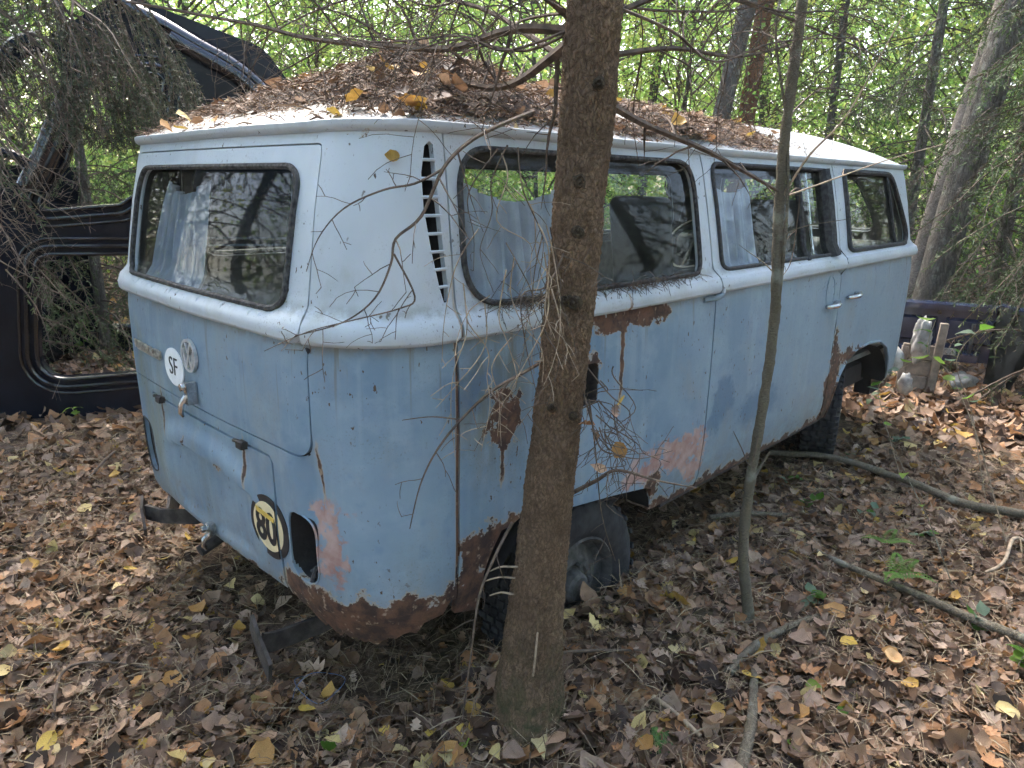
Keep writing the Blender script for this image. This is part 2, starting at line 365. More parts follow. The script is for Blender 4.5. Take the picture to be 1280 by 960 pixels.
# ================================================================== GROUND
def gz(x, y):
    h = .05*noise.noise(Vector((x*.35+3, y*.35, 1.7))) + .022*noise.noise(Vector((x*1.1, y*1.1, 4.2)))
    h += .13*math.exp(-(((x-.12)/.50)**2+((y+.93)/.20)**2))            # litter banked up against the rear wheel
    h += .05*math.exp(-(((x+.43)/.22)**2+((y+1.02)/.22)**2))           # root flare of the spruce
    r = math.hypot(x-1, y)
    if r > 7: h += .9*(1-math.cos(min((r-7)/24, 1)*math.pi))/2*(.6+.8*noise.noise(Vector((x*.06, y*.06, 9))))
    return h
def ground_sheet():
    xs = np.concatenate([np.linspace(-60,-5,14), np.linspace(-4.8,8,130), np.linspace(8.4,20,24), np.linspace(22,90,18)])
    ys = np.concatenate([np.linspace(-60,-5,14), np.linspace(-4.8,8,130), np.linspace(8.4,20,24), np.linspace(22,90,18)])
    V = [(x, y, gz(x, y)) for x in xs for y in ys]; n = len(ys)
    F = [(i*n+j, (i+1)*n+j, (i+1)*n+j+1, i*n+j+1) for i in range(len(xs)-1) for j in range(n-1)]
    return mesh('forest_floor', V, F, True)
FLOOR = prop(link('forest_floor', ground_sheet(), M['ground']), 'brown forest floor strewn with fallen leaves around the van', 'ground', kind='structure')

# ================================================================== VAN
XR, XF, WW = -.87, 3.50, .862
def _outline():
    pts = []
    Rr, Rf = .29, .36
    def arc(cx, cy, r, a0, a1, n=40):
        return [(cx+r*math.cos(R(a0+(a1-a0)*k/n)), cy+r*math.sin(R(a0+(a1-a0)*k/n))) for k in range(n+1)]
    pts += [(XR, -y) for y in np.linspace(0, WW-Rr, 60)[:-1]]
    pts += arc(XR+Rr, -WW+Rr, Rr, 180, 270)
    pts += [(x, -WW) for x in np.linspace(XR+Rr, XF-Rf, 300)[1:-1]]
    pts += arc(XF-Rf, -WW+Rf, Rf, 270, 360)
    pts += [(XF, y) for y in np.linspace(-WW+Rf, 0, 60)[1:]]
    half = np.array(pts)
    x, y = half[:,0].copy(), half[:,1].copy()
    # rear face bowed, sides slightly barrelled, front bowed
    bow = .035*np.clip(-(half[:,0]-XR-Rr)/Rr, 0, 1)*(1-(y/WW)**2)
    x = x - bow + .028*np.clip(-(half[:,0]-XR-Rr)/Rr, 0, 1)
    x = x + np.clip((half[:,0]-(XF-Rf))/Rf, 0, 1)*(-.10*(y/WW)**2)
    y = y*(1 - .024*np.clip((x-1.3)/2.15, -1, 1)**2)
    return np.stack([x, y], 1)
_h = _outline(); _full = np.concatenate([_h[:-1], np.stack([_h[::-1,0], -_h[::-1,1]], 1)[:-1]])
_seg = np.linalg.norm(np.diff(np.concatenate([_full, _full[:1]]), axis=0), axis=1)
_cum = np.concatenate([[0], np.cumsum(_seg)]); PER = _cum[-1]
_tab_n = 4000; _ut = np.arange(_tab_n)/_tab_n*PER
_fx = np.interp(_ut, _cum, np.append(_full[:,0], _full[0,0])); _fy = np.interp(_ut, _cum, np.append(_full[:,1], _full[0,1]))
_tx = np.roll(_fx,-6)-np.roll(_fx,6); _ty = np.roll(_fy,-6)-np.roll(_fy,6); _tl = np.hypot(_tx,_ty)
_nx, _ny = _ty/_tl, -_tx/_tl        # outward normal (curve runs rear -> right side -> front, counter-clockwise)
def plan(u):
    f = (u % PER)/PER*_tab_n; i = int(f) % _tab_n; j = (i+1) % _tab_n; t = f-int(f)
    return (_fx[i]*(1-t)+_fx[j]*t, _fy[i]*(1-t)+_fy[j]*t, _nx[i]*(1-t)+_nx[j]*t, _ny[i]*(1-t)+_ny[j]*t)
def UR(x):                           # u on the right-hand side at station x
    k = int(len(_h)*.5); hs = _cum[:len(_h)]; a = _h[60:-60]; i = np.argmin(np.abs(a[:,0]-x)+(a[:,1]>-.55)*9); 
    return float(np.interp(x, a[20:-20,0], hs[60:-60][20:-20]))
_pz = [.20,.33,.40,.55,.90,1.08,1.128,1.1345,1.136,1.145,1.165,1.190,1.208,1.225,1.30,1.45,1.58,1.64,1.70]
_ps = [.075,.030,.012,.002,.000,.004,.010,.010,-.012,-.019,-.020,-.010,.016,.030,.044,.076,.108,.128,.15]
_pr = [.10,.040,.015,.005,.000,.004,.010,.010,-.012,-.019,-.020,-.010,.010,.020,.034,.064,.100,.122,.14]
_pf = [.14,.06,.03,.01,.000,.045,.075,.08,.06,.056,.062,.08,.10,.13,.18,.285,.38,.44,.50]
def S(u, z, e=0.0, dents=1):
    x, y, nx, ny = plan(u)
    a = max(0, -nx)**2; b = max(0, nx)**2; c = max(0, 1-a-b)
    ps = float(np.interp(z, _pz, _ps))
    if z > 1.2: ps *= float(np.interp(x, [-.6,-.3,.7], [.42,.55,1.0]))
    o = c*ps + a*np.interp(z, _pz, _pr) + b*np.interp(z, _pz, _pf)
    dent = .0022*noise.noise(Vector((x*1.7, y*1.7, z*2.3))) + .0011*noise.noise(Vector((x*5, y*5, z*5+7)))
    o = o - e - dent*dents
    return Vector((x-nx*o, y-ny*o, z))
def Snorm(u, z):
    a = S(u+.01, z)-S(u-.01, z); b = S(u, z+.008)-S(u, z-.008); return a.cross(b).normalized()
def arcpts(c, r, a0, a1, n): return [(c[0]+r*math.cos(R(a0+(a1-a0)*k/n)), c[1]+r*math.sin(R(a0+(a1-a0)*k/n))) for k in range(n+1)]
def roundpoly(pts, rad, n=7):
    out = []; N = len(pts); rad = rad if hasattr(rad, '__len__') else [rad]*N
    for i in range(N):
        p = Vector(pts[i]); a = Vector(pts[i-1])-p; b = Vector(pts[(i+1)%N])-p; r = rad[i]
        if r <= 0: out.append(tuple(p)); continue
        la, lb = a.length, b.length; a.normalize(); b.normalize(); ang = a.angle(b); t = min(r/math.tan(ang/2), la*.49, lb*.49)
        q0, q1 = p+a*t, p+b*t
        for k in range(n+1):
            s = k/n; out.append(tuple(q0*(1-s)**2 + p*2*s*(1-s) + q1*s*s))
    return out
def rrect(u0, u1, z0, z1, r): return roundpoly([(u0,z0),(u1,z0),(u1,z1),(u0,z1)], r)
def densify(poly, step=.03):
    out = []; N = len(poly)
    for i in range(N):
        a = Vector(poly[i]); b = Vector(poly[(i+1)%N]); k = max(1, int(math.ceil((b-a).length/step)))
        for j in range(k): out.append(tuple(a+(b-a)*(j/k)))
    return out
def inside(poly, p):
    x, y = p; c = False; N = len(poly); j = N-1
    for i in range(N):
        xi, yi = poly[i]; xj, yj = poly[j]
        if (yi > y) != (yj > y) and x < (xj-xi)*(y-yi)/(yj-yi)+xi: c = not c
        j = i
    return c
ZROWS = [.36,.40,.46,.52,.58,.64,.70,.76,.82,.88,.94,1.0,1.06,1.11,1.1345,1.1362,1.145,1.155,1.165,1.178,1.19,1.20,1.208,1.217,1.225,1.25,1.29,1.34,1.39,1.44,1.49,1.54,1.58,1.61]
def cdt_fill(outer, holes=(), du=.05, rows=None, step=.03):
    loops = [densify(outer, step)]+[densify(h, step) for h in holes]
    V = []; E = []; L = []
    for lp in loops:
        o = len(V); V += lp; L.append(list(range(o, o+len(lp)))); E += [(o+i, o+(i+1)%len(lp)) for i in range(len(lp))]
    us = [p[0] for p in outer]; zs = [p[1] for p in outer]
    bd = np.array(V)
    for z in (rows if rows is not None else ZROWS):
        if not (min(zs) < z < max(zs)): continue
        u = math.floor(min(us)/du)*du
        while u < max(us):
            if np.min(np.abs(bd[:,0]-u)+np.abs(bd[:,1]-z)*2.2) > .02 and inside(loops[0], (u,z)) and not any(inside(h, (u,z)) for h in loops[1:]): V.append((u, z))
            u += du
    r = geometry.delaunay_2d_cdt([Vector(v) for v in V], E, [], 0, 1e-5)
    VV = [tuple(v) for v in r[0]]; T = []
    for f in r[2]:
        if len(f) != 3: continue
        c = (sum(VV[i][0] for i in f)/3, sum(VV[i][1] for i in f)/3)
        if inside(loops[0], c) and not any(inside(h, c) for h in loops[1:]): T.append(tuple(f))
    return VV, T
def panel(name, outer, holes=(), parent=None, mats=None, thick=.016, e=0.0, extra=None, du=.05, rows=None, step=.03, smooth=30):
    VV, T = cdt_fill(outer, holes, du, rows, step)
    used = sorted({i for f in T for i in f}); mp = {i: k for k, i in enumerate(used)}
    P = [S(VV[i][0], VV[i][1], e + (extra(*VV[i]) if extra else 0)) for i in used]
    n = len(P)
    Nn = [Vector() for _ in range(n)]
    T2 = []
    for f in T:
        a, b, c = [mp[i] for i in f]; nn = (P[b]-P[a]).cross(P[c]-P[a]); u, z = VV[f[0]]
        pl = plan(u)
        if nn.x*pl[2]+nn.y*pl[3] < 0 : a, b, c = a, c, b; nn = -nn
        T2.append((a, b, c))
        for k in (a, b, c): Nn[k] += nn
    V = P + [P[k]-Nn[k].normalized()*thick for k in range(n)]
    F = list(T2) + [(c+n, b+n, a+n) for a, b, c in T2]; mi = [0]*len(T2) + [1]*len(T2)
    cnt = {}
    for a, b, c in T2:
        for q in ((a,b),(b,c),(c,a)): cnt[q] = 1
    for (a, b) in cnt:
        if (b, a) not in cnt: F.append((b, a, a+n, b+n)); mi.append(0)
    me = mesh(name, V, F, True, smooth); o = link(name, me, None, parent, mats or [M['paint'], M['lining']])
    me.polygons.foreach_set('material_index', mi); return o
def seal(name, poly, parent, mat, r=.014, e=.004):
    mb = MB(); mb.ring([S(u, z, e) for u, z in densify(poly, .04)], r, 7); return mb.build(name, mat, parent)
def glass(name, poly, parent, mat, e=-.012):
    VV, T = cdt_fill(poly, (), .08, None, .04); return link(name, mesh(name, [S(u, z, e, 0) for u, z in VV], T, True), mat, parent)

van = empty('camper_van', (0,0,0)); prop(van, 'abandoned rusty pale blue and white van sunk in leaves', 'van')
XS1, XS2, XS3, XS4 = -.545, .735, 1.985, 3.13
HW = .632                                    # half width of the tailgate
uS1, uS2, uS3, uS4 = UR(XS1), UR(XS2), UR(XS3), UR(XS4)
ZT = 1.632
# ---- openings
vent = [(UR(-.580), 1.605), (UR(-.577), 1.50), (UR(-.572), 1.38), (UR(-.565), 1.27), (UR(-.567), 1.235), (UR(-.580), 1.232), (UR(-.592), 1.27), (UR(-.610), 1.36), (UR(-.625), 1.46), (UR(-.625), 1.54), (UR(-.610), 1.600), (UR(-.592), 1.612)]
vent_l = [(-u, z) for u, z in vent][::-1]
lampc = (.556, .563)
def lamp_hole(s): return [(s*(lampc[0])+a, b) for a, b in roundpoly([(-.062,.453),(.062,.453),(.066,.655),(-.058,.668)], [.055]*4)]
hatch_o = roundpoly([(-HW,.828),(HW,.828),(HW,1.606),(-HW,1.606)], [.07,.07,.03,.03])
hatch_p = roundpoly([(-HW+.0045,.8325),(HW-.0045,.8325),(HW-.0045,1.6015),(-HW+.0045,1.6015)], [.066,.066,.025,.025])
lid_o = roundpoly([(-.443,.30),(.443,.30),(.443,.793),(-.443,.793)], [0,0,.02,.02])
lid_p = roundpoly([(-.437,.388),(.437,.378),(.437,.787),(-.437,.787)], [.03,.005,.018,.018])
# ---- rear body with both corners: jagged rusted lower edge on the right
bot = []
random.seed(3)
for k in range(28):
    s = k/27; u = .443+.002 + (uS1-.445)*s
    z0 = .372 - .10*math.sin(math.pi*min(1, s*1.0))**1.2 + .02*s
    bot.append((u, z0+random.uniform(-.020,.016)))
botl = [(-u, .37) for u, z in bot[::3]]
rear_outer = [(-uS1, ZT)] + [(-uS1,.37)] + botl[::-1][1:] + [(-.443,.372),(-.4425,.793-.02),(-.423,.7935),(.423,.7935),(.4425,.793-.02)] + bot + [(uS1-.003,.36)] + [(uS1-.003, ZT)]
def rear_dent(u, z):
    d = 0
    d -= .030*math.exp(-((u-.615)/.035)**2-((z-.735)/.10)**2)               # crease above the lamp
    d += .012*math.exp(-((u-.56)/.05)**2-((z-.73)/.09)**2)
    return d
body = panel('rear_body_panel', rear_outer, [hatch_o, lamp_hole(1), lamp_hole(-1), vent, vent_l], van, extra=rear_dent, du=.035, step=.022)
# ---- tailgate
hwin = roundpoly([(-.535,1.205),(.535,1.205),(.535,1.553),(-.535,1.553)], [.06,.06,.07,.07])
hatch = panel('tailgate', hatch_p, [hwin], van, du=.05)
seal('window_seal', hwin, hatch, M['rubber_g'], .0085); seal('tailgate_gap_shade', hatch_o, van, M['rubber'], .0075, -.015)  # dark ring added behind the tailgate gap to deepen its shade
glass('window_pane', hwin, hatch, M['glass_rear'])
# ---- engine lid with the number-plate hood
def lid_bump(u, z):
    def ss(a, b, v): t = max(0, min(1, (v-a)/(b-a))); return t*t*(3-2*t)
    hood_u = 1-ss(.24,.36,abs(u))
    zt = .765 - .05*(u/.33)**2
    hood = ss(zt, zt-.055, z)*(1-ss(zt-.085, zt-.093, z)*.9)
    hood = hood if z > zt-.093 else .1
    rec = (1-ss(.24,.31,abs(u)))*ss(.40,.44,z)*(1-ss(zt-.10, zt-.085, z))
    flank = math.exp(-((abs(u)-.35)/.045)**2)*ss(.36,.48,z)*(1-ss(.60,.74,z))
    return .016*hood_u*hood - .012*rec + .006*flank
lid = panel('engine_lid', lid_p, (), van, extra=lid_bump, du=.022, rows=list(np.arange(.39,.79,.0145)), step=.02, e=.002)
mb = MB(); mb.tube([S(u, z, -.016) for u, z in densify([(-.440,.40),(-.440,.790),(.440,.790),(.440,.40)], .04)[:-22]], .0075, 6); mb.build('lid_gap_shade', M['rubber'], van)  # dark strip behind the lid gap, standing in for shade
mb = MB(); P0 = S(0,.40,.012)
mb.box(P0+Vector((-.006,0,.018)), (.022,.030,.040)); mb.lathe([(0,.016),(.011,.014),(.013,.0),(.010,-.01)], Matrix.Translation(P0+Vector((-.022,.004,.022))) @ Matrix.Rotation(R(-90),4,'Y'), 12)
mb.tube([P0+Vector((-.014,.0,.002)), P0+Vector((-.030,.002,-.012)), P0+Vector((-.034,.002,-.034)), P0+Vector((-.026,.0,-.050))], [.009,.010,.008,.004], 8)
mb.build('lid_latch', M['chrome'], lid)
for uu in (-.315, .29):
    mb = MB(); p = S(uu,.79,.010); mb.box(p+Vector((0,0,.0)), (.022,.034,.020)); mb.tube([p+Vector((-.008,-.03,.012)), p+Vector((-.014,0,.016)), p+Vector((-.008,.03,.008))], .006, 6)
    mb.build('lid_hinge', M['dirtmetal'], lid)
# ---- tailgate handle
mb = MB(); P0 = S(-.008,.888,.006)
mb.box(P0+Vector((-.012,-.006,-.005)), (.030,.024,.070)); mb.lathe([(0,.024),(.012,.022),(.015,.010),(.012,0)], Matrix.Translation(P0+Vector((-.012,.016,.012))) @ Matrix.Rotation(R(-90),4,'Y'), 12)
mb.tube([P0+Vector((-.024,.0,-.012)), P0+Vector((-.040,.004,-.040)), P0+Vector((-.042,.008,-.066)), P0+Vector((-.036,.008,-.080))], [.009,.010,.008,.004], 8)
mb.build('tailgate_handle', M['chrome'], hatch)
# ---- badge, oval plate, script
def flat_poly(name, polys, parent, mat, e, thick=.003):
    """ (outer, holes) pieces conforming to the body """
    V = []; F = []
    for outer, holes in polys:
        VV, T = cdt_fill(outer, holes, .03, list(np.arange(.3,1.7,.03)), .03); n = len(V)
        k = len(VV); top = [S(u, z, e) for u, z in VV]; bo = [S(u, z, e-thick) for u, z in VV]; V += top+bo; cnt = {}
        for a, b, c in T:
            nn = (top[b]-top[a]).cross(top[c]-top[a]); pl = plan(VV[a][0])
            if nn.x*pl[2]+nn.y*pl[3] < 0: b, c = c, b
            F.append((n+a, n+b, n+c)); F.append((n+k+c, n+k+b, n+k+a))
            for q in ((a,b),(b,c),(c,a)): cnt[q] = 1
        for (a, b) in cnt:
            if (b, a) not in cnt: F.append((n+b, n+a, n+a+k, n+b+k))
    return link(name, mesh(name, V, F), mat, parent)
def ell_poly(cu, cz, a, b, n=36): return [(cu+a*math.cos(2*math.pi*k/n), cz+b*math.sin(2*math.pi*k/n)) for k in range(n)]
def text_polys(body_, size, bold=.0):
    cu = bpy.data.curves.new('lettering', 'FONT'); cu.body = body_; cu.size = size; cu.offset = bold; cu.align_x = 'CENTER'; cu.align_y = 'CENTER'; cu.resolution_u = 4
    ob = bpy.data.objects.new('lettering_source', cu); COL.objects.link(ob); bpy.context.view_layer.update()
    me = bpy.data.meshes.new_from_object(ob.evaluated_get(bpy.context.evaluated_depsgraph_get()))
    V = [tuple(v.co) for v in me.vertices]; F = [tuple(p.vertices) for p in me.polygons]
    bpy.data.objects.remove(ob); bpy.data.curves.remove(cu); bpy.data.meshes.remove(me); return V, F
def text_on(name, body_, size, cu, cz, parent, mat, e, sx=1.0, bold=0.0, extr=.002, extra=None):
    V, F = text_polys(body_, size, bold); n = len(V)
    P = [S(cu+x*sx, cz+y, e+(extra(cu+x*sx, cz+y) if extra else 0)) for x, y, _ in V]; Q = [S(cu+x*sx, cz+y, e-extr+(extra(cu+x*sx, cz+y) if extra else 0)) for x, y, _ in V]
    FF = list(F); cnt = {}
    for f in F:
        for i in range(len(f)): cnt[(f[i], f[(i+1)%len(f)])] = 1
    for (a, b) in cnt:
        if (b, a) not in cnt: FF.append((b, a, a+n, b+n))
    return link(name, mesh(name, P+Q, FF), mat, parent)
def bars(segs, w): 
    out = []
    for (a, b) in segs:
        a = Vector(a); b = Vector(b); d = (b-a).normalized(); q = Vector((-d.y, d.x))*w/2; out.append(([tuple(a-q), tuple(b-q), tuple(b+q), tuple(a+q)], []))
    return out
ec = (-.013, .998); er = .052
flat_poly('badge_ring', [(ell_poly(ec[0], ec[1], er, er), [ell_poly(ec[0], ec[1], er*.84, er*.84)])], hatch, M['badge'], .012, .010)
flat_poly('badge_disc', [(ell_poly(ec[0], ec[1], er*.85, er*.85), [])], hatch, M['dirtmetal'], .004, .003)
q = er*.86
def E2(x, y): return (ec[0]+x*q, ec[1]+y*q)
flat_poly('badge_letter', bars([(E2(-.42,.90), E2(0,.10)), (E2(.42,.90), E2(0,.10))], er*.20), hatch, M['badge'], .011, .008)
flat_poly('badge_letter', bars([(E2(-.86,.42), E2(-.42,-.88)), (E2(-.42,-.88), E2(0,.02)), (E2(0,.02), E2(.42,-.88)), (E2(.42,-.88), E2(.86,.42))], er*.20), hatch, M['badge'], .0112, .008)
flat_poly('country_plate', [(ell_poly(-.158,.934,.078,.062), [])], hatch, M['sticker_w'], .005, .004)
text_on('plate_letters', 'SF', .085, -.158, .934, hatch, M['sticker_k'], .0068, sx=.95, bold=-.0008)
text_on('script_badge', 'VOLKSWAGEN', .038, -.395, .952, hatch, M['letter'], .012, sx=1.04, extr=.008, bold=.0006)
mb = MB(); mb.tube([S(u,.936,.006) for u in np.linspace(-.51,-.28,8)], .0028, 5); mb.build('script_bar', M['letter'], hatch)
# ---- speed sticker: on the lid, its edge across the shut line
SC = (.395,.566); SA = .098
def clip(poly, lo=None, hi=None):
    out = []
    N = len(poly)
    for i in range(N):
        a, b = poly[i-1], poly[i]; v = lo if lo is not None else hi
        ia = (a[0] >= lo) if lo is not None else (a[0] <= hi); ib = (b[0] >= lo) if lo is not None else (b[0] <= hi)
        if ia != ib: t = (v-a[0])/(b[0]-a[0]); out.append((v, a[1]+(b[1]-a[1])*t))
        if ib: out.append(b)
    return out
def sticker(parent, kw, e0, tag):
    f1 = flat_poly('round_sticker', [(clip(ell_poly(SC[0], SC[1], SA, SA, 48), **kw), [])], parent, M['sticker_k'], e0, .002)
    flat_poly('sticker_face', [(clip(ell_poly(SC[0]-.004, SC[1], SA*.78, SA*.78, 48), **kw), [])], parent, M['sticker_c'], e0+.0012, .001)
e_l = .007
sticker(lid, dict(hi=.4365), e_l, 0); sticker(body, dict(lo=.4435), .003, 1)
text_on('sticker_digits', '80', .138, .385, .560, lid, M['sticker_k'], e_l+.0028, sx=.80, bold=.004, extr=.001)
flat_poly('sticker_band', [([(.338,.602),(.432,.592),(.434,.607),(.336,.618)], [])], lid, M['sticker_y'], e_l+.0036, .001)
# ---- tail lamp openings: right one empty, left one with lens
for s in (1, -1):
    hp = lamp_hole(s); mb = MB(); V = []
    n = len(hp); a = [S(u, z, -.004) for u, z in hp]; b = [S(u, z, -.004)+Vector((.085,0,0)) for u, z in hp]
    mb.add(a+b, [(i, (i+1)%n, (i+1)%n+n, i+n) for i in range(n)] + [tuple(range(n, 2*n))])
    pod = mb.build('lamp_pod', M['dark'], van); seal('lamp_gasket', hp, pod, M['rubber_g'] if s < 0 else M['paint'], .003, .000)
    if s < 0: flat_poly('lamp_base', [([(s*lampc[0]+(u-s*lampc[0])*.8, lampc[1]+(z-lampc[1])*.85) for u, z in hp], [])], pod, M['hub'], -.02, .01)
    else:
        mb = MB(); c = S(.575,.475,-.03); mb.tube([c+Vector((.03,0,.03)), c+Vector((-.012,-.01,.02)), c+Vector((-.02,0,-.02)), c+Vector((.0,.03,-.025))], .008, 6); mb.tube([c+Vector((.03,-.03,.06)), c+Vector((0,-.02,.03)), c+Vector((-.01,.02,.0))], .005, 6); mb.build('lamp_wire', M['rubber'], pod)
# ---- vent louvres
for s, vv in ((1, vent), (-1, vent_l)):
    a = [S(u, z, -.005) for u, z in vv]; inn = Vector((0, s*.07, 0)); n = len(a); mb = MB()
    mb.add(a+[p+inn for p in a], [(i,(i+1)%n,(i+1)%n+n,i+n) for i in range(n)]+[tuple(range(n,2*n))]); duct = mb.build('air_intake', M['dark'], van)
    if s > 0:
        for k in range(8):
            z = 1.272+k*.0425; 
            us = [u for u in np.linspace(min(p[0] for p in vv), max(p[0] for p in vv), 60) if inside(vv, (u, z))]
            if not us: continue
            mb = MB(); mb.tube([S(u, z, -.002) for u in np.linspace(us[0]-.004, us[-1]+.004, 4)], .0042, 6); mb.build('louvre', M['paint'], duct)
# ---- right side: rear quarter, sliding door, front door
def xz(l): return [(UR(x), z) for x, z in l]
w1 = roundpoly(xz([(-.512,1.215),(.640,1.215),(.655,1.602),(-.505,1.602)]), [.13,.05,.10,.11], 9)
w2 = roundpoly(xz([(.800,1.215),(1.925,1.212),(1.925,1.602),(.795,1.602)]), [.05,.05,.05,.05])
w3 = roundpoly(xz([(2.105,1.215),(3.10,1.212),(2.86,1.602),(2.105,1.602)]), [.04,.08,.16,.04], 9)
random.seed(11)
arch_r = xz([(-.452,.30),(-.450,.43),(-.43,.47),(-.41,.50),(-.385,.545),(-.35,.552),(-.30,.56),(-.2,.548),(-.06,.512),(.155,.487),(.355,.462),(.392,.445),(.405,.35)])
arch_r = [(u+random.uniform(-.006,.006), z+random.uniform(-.006,.006)) for u, z in arch_r]
flap = roundpoly(xz([(-.075,.845),(.035,.845),(.035,.985),(-.075,.985)]), .03)
hole1 = [(UR(-.375)+.024*math.cos(a)*(1+.3*math.sin(3*a+1)), .885+.034*math.sin(a)*(1+.25*math.cos(4*a))) for a in np.arange(0, 6.283, .45)]
side = panel('rear_side_panel', xz([(XS1+.003, .335)]) + arch_r + xz([(.45,.343),(.60,.338),(XS2-.003,.335),(XS2-.003,ZT),(XS1+.003,ZT)]), [w1, flap], van, du=.035, step=.022)
seal('window_seal', w1, side, M['rubber_g'], .0085); glass('window_pane', w1, side, M['glass'])
mb = MB(); a = [S(u, z, -.004) for u, z in flap]; n = len(a)
mb.add(a+[p+Vector((0,.06,0)) for p in a], [(i,(i+1)%n,(i+1)%n+n,i+n) for i in range(n)]+[tuple(range(n,2*n))]); mb.build('filler_recess', M['dirtmetal'], side)
door = panel('sliding_door', xz([(XS2+.004,.338),(XS3-.004,.335),(XS3-.004,ZT),(XS2+.004,ZT)]), [w2], van, e=.001)
seal('window_seal', w2, door, M['rubber'], .009); glass('window_pane', w2, door, M['glass'])
for xa, wd in ((1.565,.016), (1.86,.040)):
    mb = MB()
    for z0 in [0]: mb.tube([S(UR(xa), z, -.006) for z in np.linspace(1.20,1.60,8)], wd, 8)
    mb.build('vent_window_bar', M['rubber'], door)
mb = MB(); mb.tube([S(UR(1.69), z, -.020) for z in np.linspace(1.22,1.59,6)], .008, 6); mb.build('vent_window_frame', M['chrome'], door)
arch_f = xz([(2.085,.33),(2.10,.46),(2.14,.56),(2.22,.63),(2.34,.665),(2.56,.675),(2.76,.655),(2.90,.60),(2.98,.52),(3.03,.42),(3.05,.30)])
fdoor = panel('front_door', xz([(XS3+.006,ZT),(XS3+.006,.70),(2.00,.335)]) + arch_f + xz([(XS4,.30),(XS4,ZT)]), [w3], van)
seal('window_seal', w3, fdoor, M['rubber'], .014); glass('window_pane', w3, fdoor, M['glass'])
mb = MB(); mb.tube([S(UR(2.86-.06*(z-1.2)/.4), z, -.006) for z in np.linspace(1.215,1.60,8)], .011, 8); mb.build('quarterlight_bar', M['rubber'], fdoor)
mb = MB(); mb.tube([S(u, z, .002) for u, z in arch_f], .007, 6); mb.build('arch_lip', M['paint'], fdoor)
for xx in (XS1, XS2, XS3):
    mb = MB(); mb.tube([S(UR(xx), z, -.018) for z in np.linspace(.36,1.62,40)], .0075, 6); mb.build('seam_gap_shade', M['rubber'], van)  # dark tubes set in the seams to shade the panel gaps
# handles
def handle(name, x, z, ln, parent, sgn=1):
    mb = MB(); P = [S(UR(x+t*ln), z+.006*t, .004+.030*math.sin(math.pi*min(1, max(0, (t+.04)*.93)))**.6) for t in np.linspace(0,1,9)]
    mb.tube(P, [.010,.012,.013,.014,.014,.014,.014,.012,.010], 8); q = S(UR(x+ln*.85), z, .010); mb.box(q, (.045,.026,.034))
    o = mb.build(name, M['chrome'], parent); return o
handle('door_handle', 1.80, .965, .15, door); handle('door_handle', 2.07, .985, .17, fdoor)
flat_poly('handle_dish', [(ell_poly(UR(1.86), 1.03, .055, .085), [ell_poly(UR(1.86), 1.03, .047, .077)])], door, M['paint'], .004, .004)
mb = MB(); P0 = S(UR(.70),1.128,.012); mb.tube([P0+Vector((-.05,.01,-.012)), P0+Vector((0,-.014,-.008)), P0+Vector((.045,-.014,.0)), P0+Vector((.06,-.006,.035))], .010, 7); mb.build('door_hinge', M['paint'], side)
mb = MB(); mb.tube([S(UR(XS3+.001), z, -.012) for z in np.linspace(.7,1.62,24)], .011, 6, rough=.3); mb.build('door_weatherstrip', M['rubber'], fdoor)
# ---- sill, front, left side
uL = lambda x: -UR(x)
front_u0, front_u1 = uS4+.004, PER-uS4-.004
scr = roundpoly([(PER/2-.66,1.26),(PER/2+.66,1.26),(PER/2+.60,1.585),(PER/2-.60,1.585)], [.1]*4)
front = panel('front_panel', [(front_u0,.30),(front_u1,.30),(front_u1,ZT),(front_u0,ZT)], [scr], van, du=.06)
seal('windscreen_seal', scr, front, M['rubber'], .014); glass('windscreen', scr, front, M['glass'])
def lz(l): return [(PER-UR(x), z) for x, z in l]
wl = [[(PER-u, z) for u, z in ww][::-1] for ww in (w1, w2, w3)]
archl_r = lz([(-.40,.335),(-.38,.48),(-.25,.55),(.0,.56),(.25,.53),(.36,.45),(.40,.34)]); archl_f = lz([(2.10,.335),(2.14,.56),(2.34,.665),(2.56,.675),(2.90,.60),(3.03,.42),(3.05,.30)])
left = panel('left_side_panel', lz([(XS1+.003,.335)]) + archl_r + lz([(.6,.335)]) + archl_f + lz([(XS4,.30),(XS4,ZT),(XS1+.003,ZT)]), wl, van, du=.07)
for ww in wl: seal('window_seal', ww, left, M['rubber'], .014); glass('window_pane', ww, left, M['glass'])
# ---- gutter and roof
mb = MB(); prof = [(-.004,1.630),(.008,1.633),(.015,1.639),(.018,1.647),(.018,1.656),(.014,1.658),(.010,1.651),(.002,1.649),(-.010,1.655)]
us = np.linspace(0, PER, 420, endpoint=False); k = len(prof); V = []; F = []
for u in us:
    wob = .0015*noise.noise(Vector((u*3,0,0)))
    for d, z in prof: V.append(S(u, 1.632, d)+Vector((0,0,z-1.632+wob)))
n = len(us)
for i in range(n):
    for j in range(k-1): F.append((i*k+j, ((i+1)%n)*k+j, ((i+1)%n)*k+j+1, i*k+j+1))
mb.add(V, F); gut = mb.build('rain_gutter', M['paint'], van, sharp=50)
def roof_pt(u, t, e=0):
    p = S(u, 1.632, .004); m_ = Vector((min(max(p.x, .10), 2.10), 0, 0))
    fx = 1.0
    q = Vector((p.x*(1-t)+m_.x*t, p.y*(1-t)+m_.y*t, 0))
    q.z = 1.652 + .205*(1-(1-t)**2.15) + e
    return q
V = []; F = []; us = np.linspace(0, PER, 200, endpoint=False); ts = [0,.03,.07,.12,.18,.25,.33,.42,.52,.63,.75,.87,.97]
for u in us:
    for t in ts: V.append(roof_pt(u, t))
n = len(us); k = len(ts)
for i in range(n):
    for j in range(k-1): F.append((i*k+j, ((i+1)%n)*k+j, ((i+1)%n)*k+j+1, i*k+j+1))
mb = MB(); mb.add(V, F)
